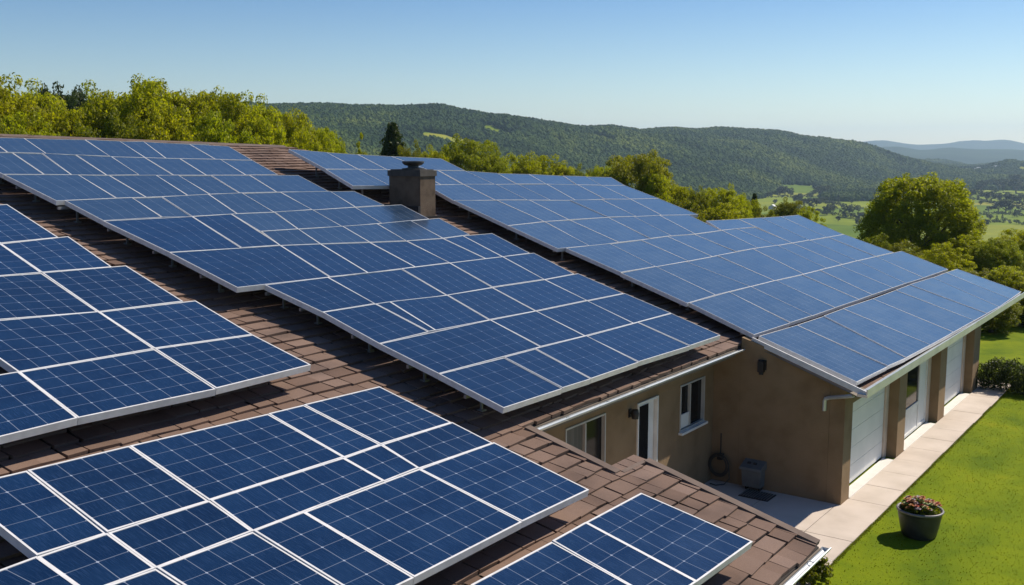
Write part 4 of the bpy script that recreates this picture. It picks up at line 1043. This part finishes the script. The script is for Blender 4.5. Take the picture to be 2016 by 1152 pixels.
L8 = [(747, 676), (844, 653), (964, 630), (1050, 613), (1156, 592), (1228, 577.5)]
L9 = [(864, 736), (989, 704), (1068, 682), (1151, 662), (1251, 635), (1322, 616)]
L10 = [(992, 803), (1109, 764), (1165, 746), (1258, 713), (1359, 681), (1419, 660)]
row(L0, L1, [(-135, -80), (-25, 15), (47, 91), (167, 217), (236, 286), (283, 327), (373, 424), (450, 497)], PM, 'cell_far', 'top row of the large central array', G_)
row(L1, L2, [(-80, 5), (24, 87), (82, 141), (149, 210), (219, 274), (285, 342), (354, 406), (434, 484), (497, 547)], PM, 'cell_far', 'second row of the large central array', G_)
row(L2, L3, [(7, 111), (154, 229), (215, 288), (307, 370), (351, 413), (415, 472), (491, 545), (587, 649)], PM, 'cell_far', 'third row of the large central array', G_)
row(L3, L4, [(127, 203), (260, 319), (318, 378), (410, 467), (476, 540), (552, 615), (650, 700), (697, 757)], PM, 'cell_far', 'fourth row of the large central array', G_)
row(L4, L5, [(203, 333), (378, 476), (455, 552)], PM, 'cell_mid', 'tall part of the fifth central row', G_, 'left')
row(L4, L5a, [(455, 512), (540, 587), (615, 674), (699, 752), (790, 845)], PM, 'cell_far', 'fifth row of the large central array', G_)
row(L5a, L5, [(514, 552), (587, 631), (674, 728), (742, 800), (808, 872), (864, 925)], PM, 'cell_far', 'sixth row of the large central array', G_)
row(L5, L6, [(333, 467), (552, 650), (631, 725), (728, 818), (800, 886), (872, 957), (911, 990), (969, 1043)], PM, 'cell_mid', 'seventh row of the large central array', G_)
row(L6, L7, [(521, 635), (645, 739), (790, 880), (885, 970), (989, 1072), (1051, 1131)], PM, 'cell_mid', 'eighth row of the large central array', G_)
row(L7, L8, [(635, 747), (739, 844), (767, 858), (880, 964), (969, 1055), (1072, 1156), (1138, 1228)], PM, 'cell_mid', 'ninth row of the large central array', G_)
row(L8, L9, [(747, 864), (965, 1065), (1055, 1152), (1156, 1248), (1230, 1322)], PM, 'cell_mid', 'tenth row of the large central array', G_)
row(L9, L10, [(864, 992), (992, 1108), (1053, 1164), (1154, 1258), (1255, 1359), (1322, 1419)], PM, 'cell_mid', 'lowest row of the large central array', G_)
# --- left foreground array
G_ = 'panels of the left foreground array'
T0 = [(0, 401.5), (13, 402)]; T0 = [(-400, 432), (0, 402), (14, 401)]
T1 = [(-300, 507), (0, 479), (115, 467)]; T2 = [(-300, 563), (0, 543), (82, 537), (222, 525), (250, 523.5)]
T3 = [(-300, 655), (0, 629.6), (194, 613), (361, 594), (385, 591)]; T4 = [(-200, 770), (31, 733), (304, 687), (498, 658)]
T5 = [(-200, 905), (0, 860), (151, 824), (426, 765), (613, 718)]
row(T0, T1, [(-110, 0), (14, 116)], PM, 'cell_near', 'top row of the left foreground array', G_)
row(T1, T2, [(-110, -60), (0, 82), (134, 221)], PM, 'cell_near', 'second row of the left foreground array', G_)
row(T2, T3, [(-205, -97), (82, 194), (248, 361)], PM, 'cell_near', 'third row of the left foreground array', G_)
row(T3, T4, [(-97, 36), (194, 304), (385, 498)], PM, 'cell_near', 'fourth row of the left foreground array', G_)
row(T4, T5, [(-130, -20), (36, 154), (304, 426), (498, 613)], PM, 'cell_near', 'lowest row of the left foreground array', G_)
# --- nearest array
G_ = 'panels of the nearest array'
A0 = [(0, 938), (53, 925), (254, 877), (527, 815), (599, 795.5), (700, 770), (745, 760)]
A1 = [(0, 1121), (72, 1095), (211, 1049), (412, 985), (500, 954.6), (678, 900.5), (750, 875), (890, 831)]
A2 = [(206, 1154), (307, 1117.5), (498, 1045), (595, 1008), (700, 969), (825.5, 922), (972, 871.6)]
A3 = [(546, 1275), (723, 1184), (816.5, 1137), (1029, 1028), (1161, 963.5)]
row(A0, A1, [(-95, 72), (53, 211), (254, 412), (527, 678), (597, 750), (747, 890)][0:1] + [(53, 211), (254, 412), (527, 678), (597, 750), (747, 890)], PM, 'cell_near', 'top row of the nearest array', G_)
row(A1, A2, [(-60, 60), (72, 172), (211, 307), (412, 498), (675, 757), (750, 825.5), (890, 972)], PM, 'cell_near', 'middle row of the nearest array', G_)
row(A2, A3, [(170, 411), (307, 546), (498, 723), (597, 816.5), (825, 1029), (972, 1161)], PM, 'cell_near', 'lowest row of the nearest array', G_)
# --- small array bottom right
G_ = 'panels of the small lower right array'
K0 = [(820, 1212), (925, 1152), (1000, 1112), (1086, 1065), (1152, 1028), (1262, 969)]; K1 = [(1060, 1350), (1157, 1287), (1307, 1189), (1373, 1145), (1483, 1066)]
row(K0, K1, [(925, 1157), (1086, 1307), (1152, 1373), (1262, 1483)], PM, 'cell_near', 'small array at the lower right', G_)
# --- right-hand array
G_ = 'panels of the right-hand array over the garage'
R0 = [(568, 294), (643, 300), (704, 304.5), (770.5, 308), (868, 312)]; R1 = [(641, 333), (704, 333), (759, 334), (807, 334), (914, 336), (926, 338), (979, 341), (1040, 343), (1109, 346), (1203, 349)]
R2 = [(695, 365.5), (770, 366), (859, 364), (912, 363), (976, 363), (1016, 362.3), (1075, 362.5), (1137, 364), (1230, 365)]
R3 = [(893, 394.7), (973, 394), (1040, 393.7), (1084, 394), (1134, 394), (1191, 392), (1241, 392), (1297, 390.6)]
R4 = [(1000, 444), (1072, 436), (1120, 433), (1197, 427.5), (1250, 426), (1303, 424), (1375, 422.5)]
R5 = [(1096, 489), (1114, 489), (1160, 484.5), (1219, 477.5), (1281, 469.7), (1322, 464), (1369, 461), (1419, 454), (1450, 449.5), (1487, 448)]
R6 = [(1222, 536.6), (1291, 525), (1356, 514), (1402, 505), (1447, 496), (1492, 488), (1530, 483), (1558, 478.5), (1593, 473), (1662.5, 461.5)]
RT_ = [(1390, 435), (1454, 431), (1499, 428.5), (1537.5, 426), (1572, 423)]
R7 = [(1353, 597), (1412, 580), (1478, 564), (1524, 553), (1579, 540.6), (1628, 528), (1688.5, 513), (1760, 497), (1775, 494)]
R8 = [(1485, 659), (1523.6, 645), (1576, 630), (1652, 603), (1718, 580.6), (1784, 558), (1829, 544), (1867, 530)]
RB = [(1494, 662), (1569, 639.6), (1621, 622), (1659, 607.6), (1718, 587.5), (1763, 571), (1791, 560), (1836, 546), (1885, 529)]
RE = [(1687, 753), (1749, 721), (1787.5, 703), (1836, 677), (1878, 654), (1919.5, 631), (1947, 616), (1975, 600), (2011, 574)]
row(R0, R1, [(568, 641), (643, 705), (704, 762), (770, 845), (868, 915)], PR, 'cell_sky_sheen', 'top row of the right-hand array', G_, 'left')
row(R1, R2, [(641, 695), (705, 768), (762, 826), (812, 868), (861, 912)], PR, 'cell_sky_sheen', 'second row, right beside the chimney', G_, 'left')
row(R1, R2, [(863, 914), (916, 973), (979, 1017), (1041, 1075), (1109, 1136), (1153, 1184), (1203, 1230)], PR, 'cell_sky_sheen', 'second row of the right-hand array', G_)
row(R2, R3, [(838, 893), (912, 975), (976, 1038), (1019, 1084), (1076, 1134), (1137, 1191), (1184, 1241), (1230, 1297)], PR, 'cell_sky_sheen', 'third row of the right-hand array', G_, 'left')
row(R3, R4, [(893, 1000), (978, 1072), (1042, 1120), (1122, 1197), (1184, 1253), (1241, 1303), (1297, 1375)], PR, 'cell_sky_sheen', 'fourth row of the right-hand array', G_, 'left')
row(R4, R5, [(1000, 1098), (1072, 1161), (1122, 1219), (1197, 1281), (1247, 1322), (1298, 1369), (1356, 1419)], PR, 'cell_sky_sheen', 'fifth row of the right-hand array', G_, 'left')
panel([(1390, 435), (1454, 431), (1487, 447), (1421, 453)], PR, 'cell_sky_sheen', 'short blue solar panel at the inner corner of the right-hand array', G_)
row(R5, R6, [(1114, 1222), (1200, 1291), (1262, 1356), (1314, 1403), (1367, 1450), (1421, 1492), (1450, 1530), (1487, 1560)], PR, 'cell_sky_sheen', 'sixth row of the right-hand array', G_, 'left')
row(RT_, R6, [(1454, 1560), (1499, 1593), (1537, 1628), (1572, 1661)], PR, 'cell_sky_sheen', 'upper right end of the right-hand array', G_, 'left')
row(R6, R7, [(1222, 1353), (1291, 1409), (1350, 1478), (1412, 1525), (1482, 1583), (1530, 1628), (1560, 1659), (1593, 1688), (1631, 1725), (1662, 1760)], PR, 'cell_sky_sheen', 'seventh row of the right-hand array', G_, 'left')
row(R7, R8, [(1357, 1485), (1435, 1557), (1478, 1600), (1527, 1645), (1579, 1692), (1614, 1718), (1652, 1758), (1688, 1784), (1725, 1819), (1775, 1867)], PR, 'cell_sky_sheen', 'second row up from the garage eave', G_, 'left')
row(RB, RE, [(1494, 1687), (1569, 1749), (1621, 1785), (1659, 1833), (1718, 1878), (1763, 1919), (1791, 1944), (1836, 1968), (1862, 1990), (1885, 2011)], PR, 'cell_sky_sheen', 'lowest row over the garage eave', G_, 'left')

# ------------------------------------------------------------------ mounting racks (rails, posts, clamps)
def rack(name, label, x0f, x1, ys, ztop, ends=True):
    """rails along x at each y; posts down to the roof"""
    root = empty(name, (float((x0f(ys[0]) + x1(ys[0])) / 2), ys[0], zr(ys[0]))); tag(root, label, 'mounting rack')
    c = root.location
    rl = MB()
    for y in ys:
        xa, xb = x0f(y), x1(y); z = ztop(y) - 0.12
        rl.box((xa - c.x, y - 0.025 - c.y, z - 0.03 - c.z), (xb - c.x, y + 0.025 - c.y, z + 0.03 - c.z))
        x = xa + 0.45
        while x < xb - 0.3:
            ps = MB(); ps.box((x - 0.02 - c.x, y - 0.02 - c.y, zr(y) - 0.02 - c.z), (x + 0.02 - c.x, y + 0.02 - c.y, z - 0.031 - c.z))
            ps.box((x - 0.06 - c.x, y - 0.06 - c.y, zr(y) - 0.02 - c.z), (x + 0.06 - c.x, y + 0.06 - c.y, zr(y) + 0.045 - c.z)); ps.build('post', M['rail'], root)
            x += 1.9
    rl.build('rail', M['rail'], root)
zm = lambda y: zr(y) + GAPM - 0.03
zR = lambda y: 2.95 + 0.28 * (y - 6.48) - 0.03
def edge_x(pts, plane):
    w = sorted([tuple(on_plane(x, y, *plane)[[1, 0]]) for x, y in pts]); ys = [a for a, b in w]; xs = [b for a, b in w]
    return lambda y: float(np.interp(y, ys, xs))
ml = edge_x([(992, 803), (864, 736), (747, 676), (635, 614), (521, 562), (467, 566), (333, 497), (203, 434), (111, 395), (7, 344)], PM)
mr = edge_x([(1419, 660), (1322, 616), (1228, 577), (1131, 539), (1043, 499), (969, 460), (864, 430), (790, 403), (697, 377), (587, 345), (497, 315), (450, 288)], PM)
rack('mounting_rack', 'grey metal rails and posts under the large central array', lambda y: ml(y) - 0.02, lambda y: mr(y) - 0.15, [10.2, 11.5, 12.9, 14.3, 15.2, 16.4, 17.9, 19.4, 21.0, 22.6, 24.1, 25.6, 26.6], zm)
fr_ = edge_x([(613, 718), (498, 658), (385, 591), (250, 523), (116, 467), (14, 401)], PM)
rack('mounting_rack', 'grey metal rails and posts under the left foreground array', lambda y: 5.5, lambda y: fr_(y) - 0.15, [13.0, 14.2, 15.5, 17.0, 18.6, 20.3], zm)
gr_ = edge_x([(1161, 963), (972, 871), (890, 831), (747, 760)], PM); 
rack('mounting_rack', 'grey metal rails and posts under the nearest array', lambda y: 5.6 + max(0, (9.5 - y)) * 0.9, lambda y: gr_(y) - 0.12, [8.0, 9.0, 10.0, 11.0], zm)
kr_ = edge_x([(1483, 1066), (1262, 969)], PM)
rack('mounting_rack', 'grey metal rails and posts under the small lower right array', lambda y: 9.6, lambda y: kr_(y) - 0.12, [5.8, 6.5], zm)
rlx = edge_x([(1687, 753), (1485, 659), (1353, 597), (1222, 537), (1096, 489), (1000, 444), (893, 395), (838, 364)], PR)
rrx = edge_x([(2011, 574), (1867, 530), (1775, 494), (1662, 461), (1572, 423)], PR)
rack('mounting_rack', 'grey metal rails and posts under the lower part of the right-hand array', lambda y: rlx(y) + 0.1, lambda y: rrx(y) - 0.4, [9.6, 11.4, 13.2], zR)
rack('mounting_rack', 'grey metal rails and posts under the middle of the right-hand array', lambda y: rlx(y) + 0.1, lambda y: 33.5, [15.4, 17.2, 19.2], zR)
ulx = edge_x([(695, 366), (641, 333), (568, 294)], PR)
rack('mounting_rack', 'grey metal rails and posts under the upper part of the right-hand array', lambda y: ulx(y) + 0.1, lambda y: 27.5, [21.3, 22.7, 24.0], zR)

# loose cable conduits lying on the roof between the two big arrays
cd = MB()
def rp(x, y, h=0.05): return (x, y, zr(y) + h)
cd.tube([rp(21.7, 10.3), rp(21.9, 12.0, 0.12), rp(22.4, 14.0), rp(22.3, 16.0, 0.08), rp(22.5, 18.2)], 0.022, 8)
o = cd.build('cable_conduit', M['dark']); tag(o, 'dark cable conduit lying on the shingles between the two big arrays', 'conduit')
for i, (x, y, lab) in enumerate([(22.6, 15.1, 'round roof vent between the big arrays, nearest the chimney'), (22.35, 13.4, 'round roof vent between the big arrays, farther from the chimney')]):
    v = empty('roof_vent', (x, y, zr(y))); tag(v, lab, 'roof vent')
    mb = MB(); mb.lathe([(0.1, -0.05), (0.1, 0.14)], (0, 0, 0), 16); mb.build('neck', M['dark'], v, smooth=True)
    mb = MB(); mb.lathe([(0.0, 0.19), (0.2, 0.17), (0.24, 0.14), (0.2, 0.12), (0.0, 0.12)], (0, 0, 0), 20); mb.build('cap', M['rake'], v, smooth=True)

# ------------------------------------------------------------------ haze
hz = MB(); hz.box((-10800, -10800, -110), (10800, 10800, 260))
hm = bpy.data.materials.new('haze'); hm.use_nodes = True; hn = hm.node_tree.nodes; hn.remove(hn['Principled BSDF'])
pv = hn.new('ShaderNodeVolumePrincipled'); pv.inputs['Color'].default_value = (0.58, 0.80, 1.0, 1); pv.inputs['Density'].default_value = 0.95e-4; pv.inputs['Anisotropy'].default_value = 0.35
hm.node_tree.links.new(pv.outputs[0], hn['Material Output'].inputs['Volume'])
ho = hz.build('haze', hm); tag(ho, kind='stuff')
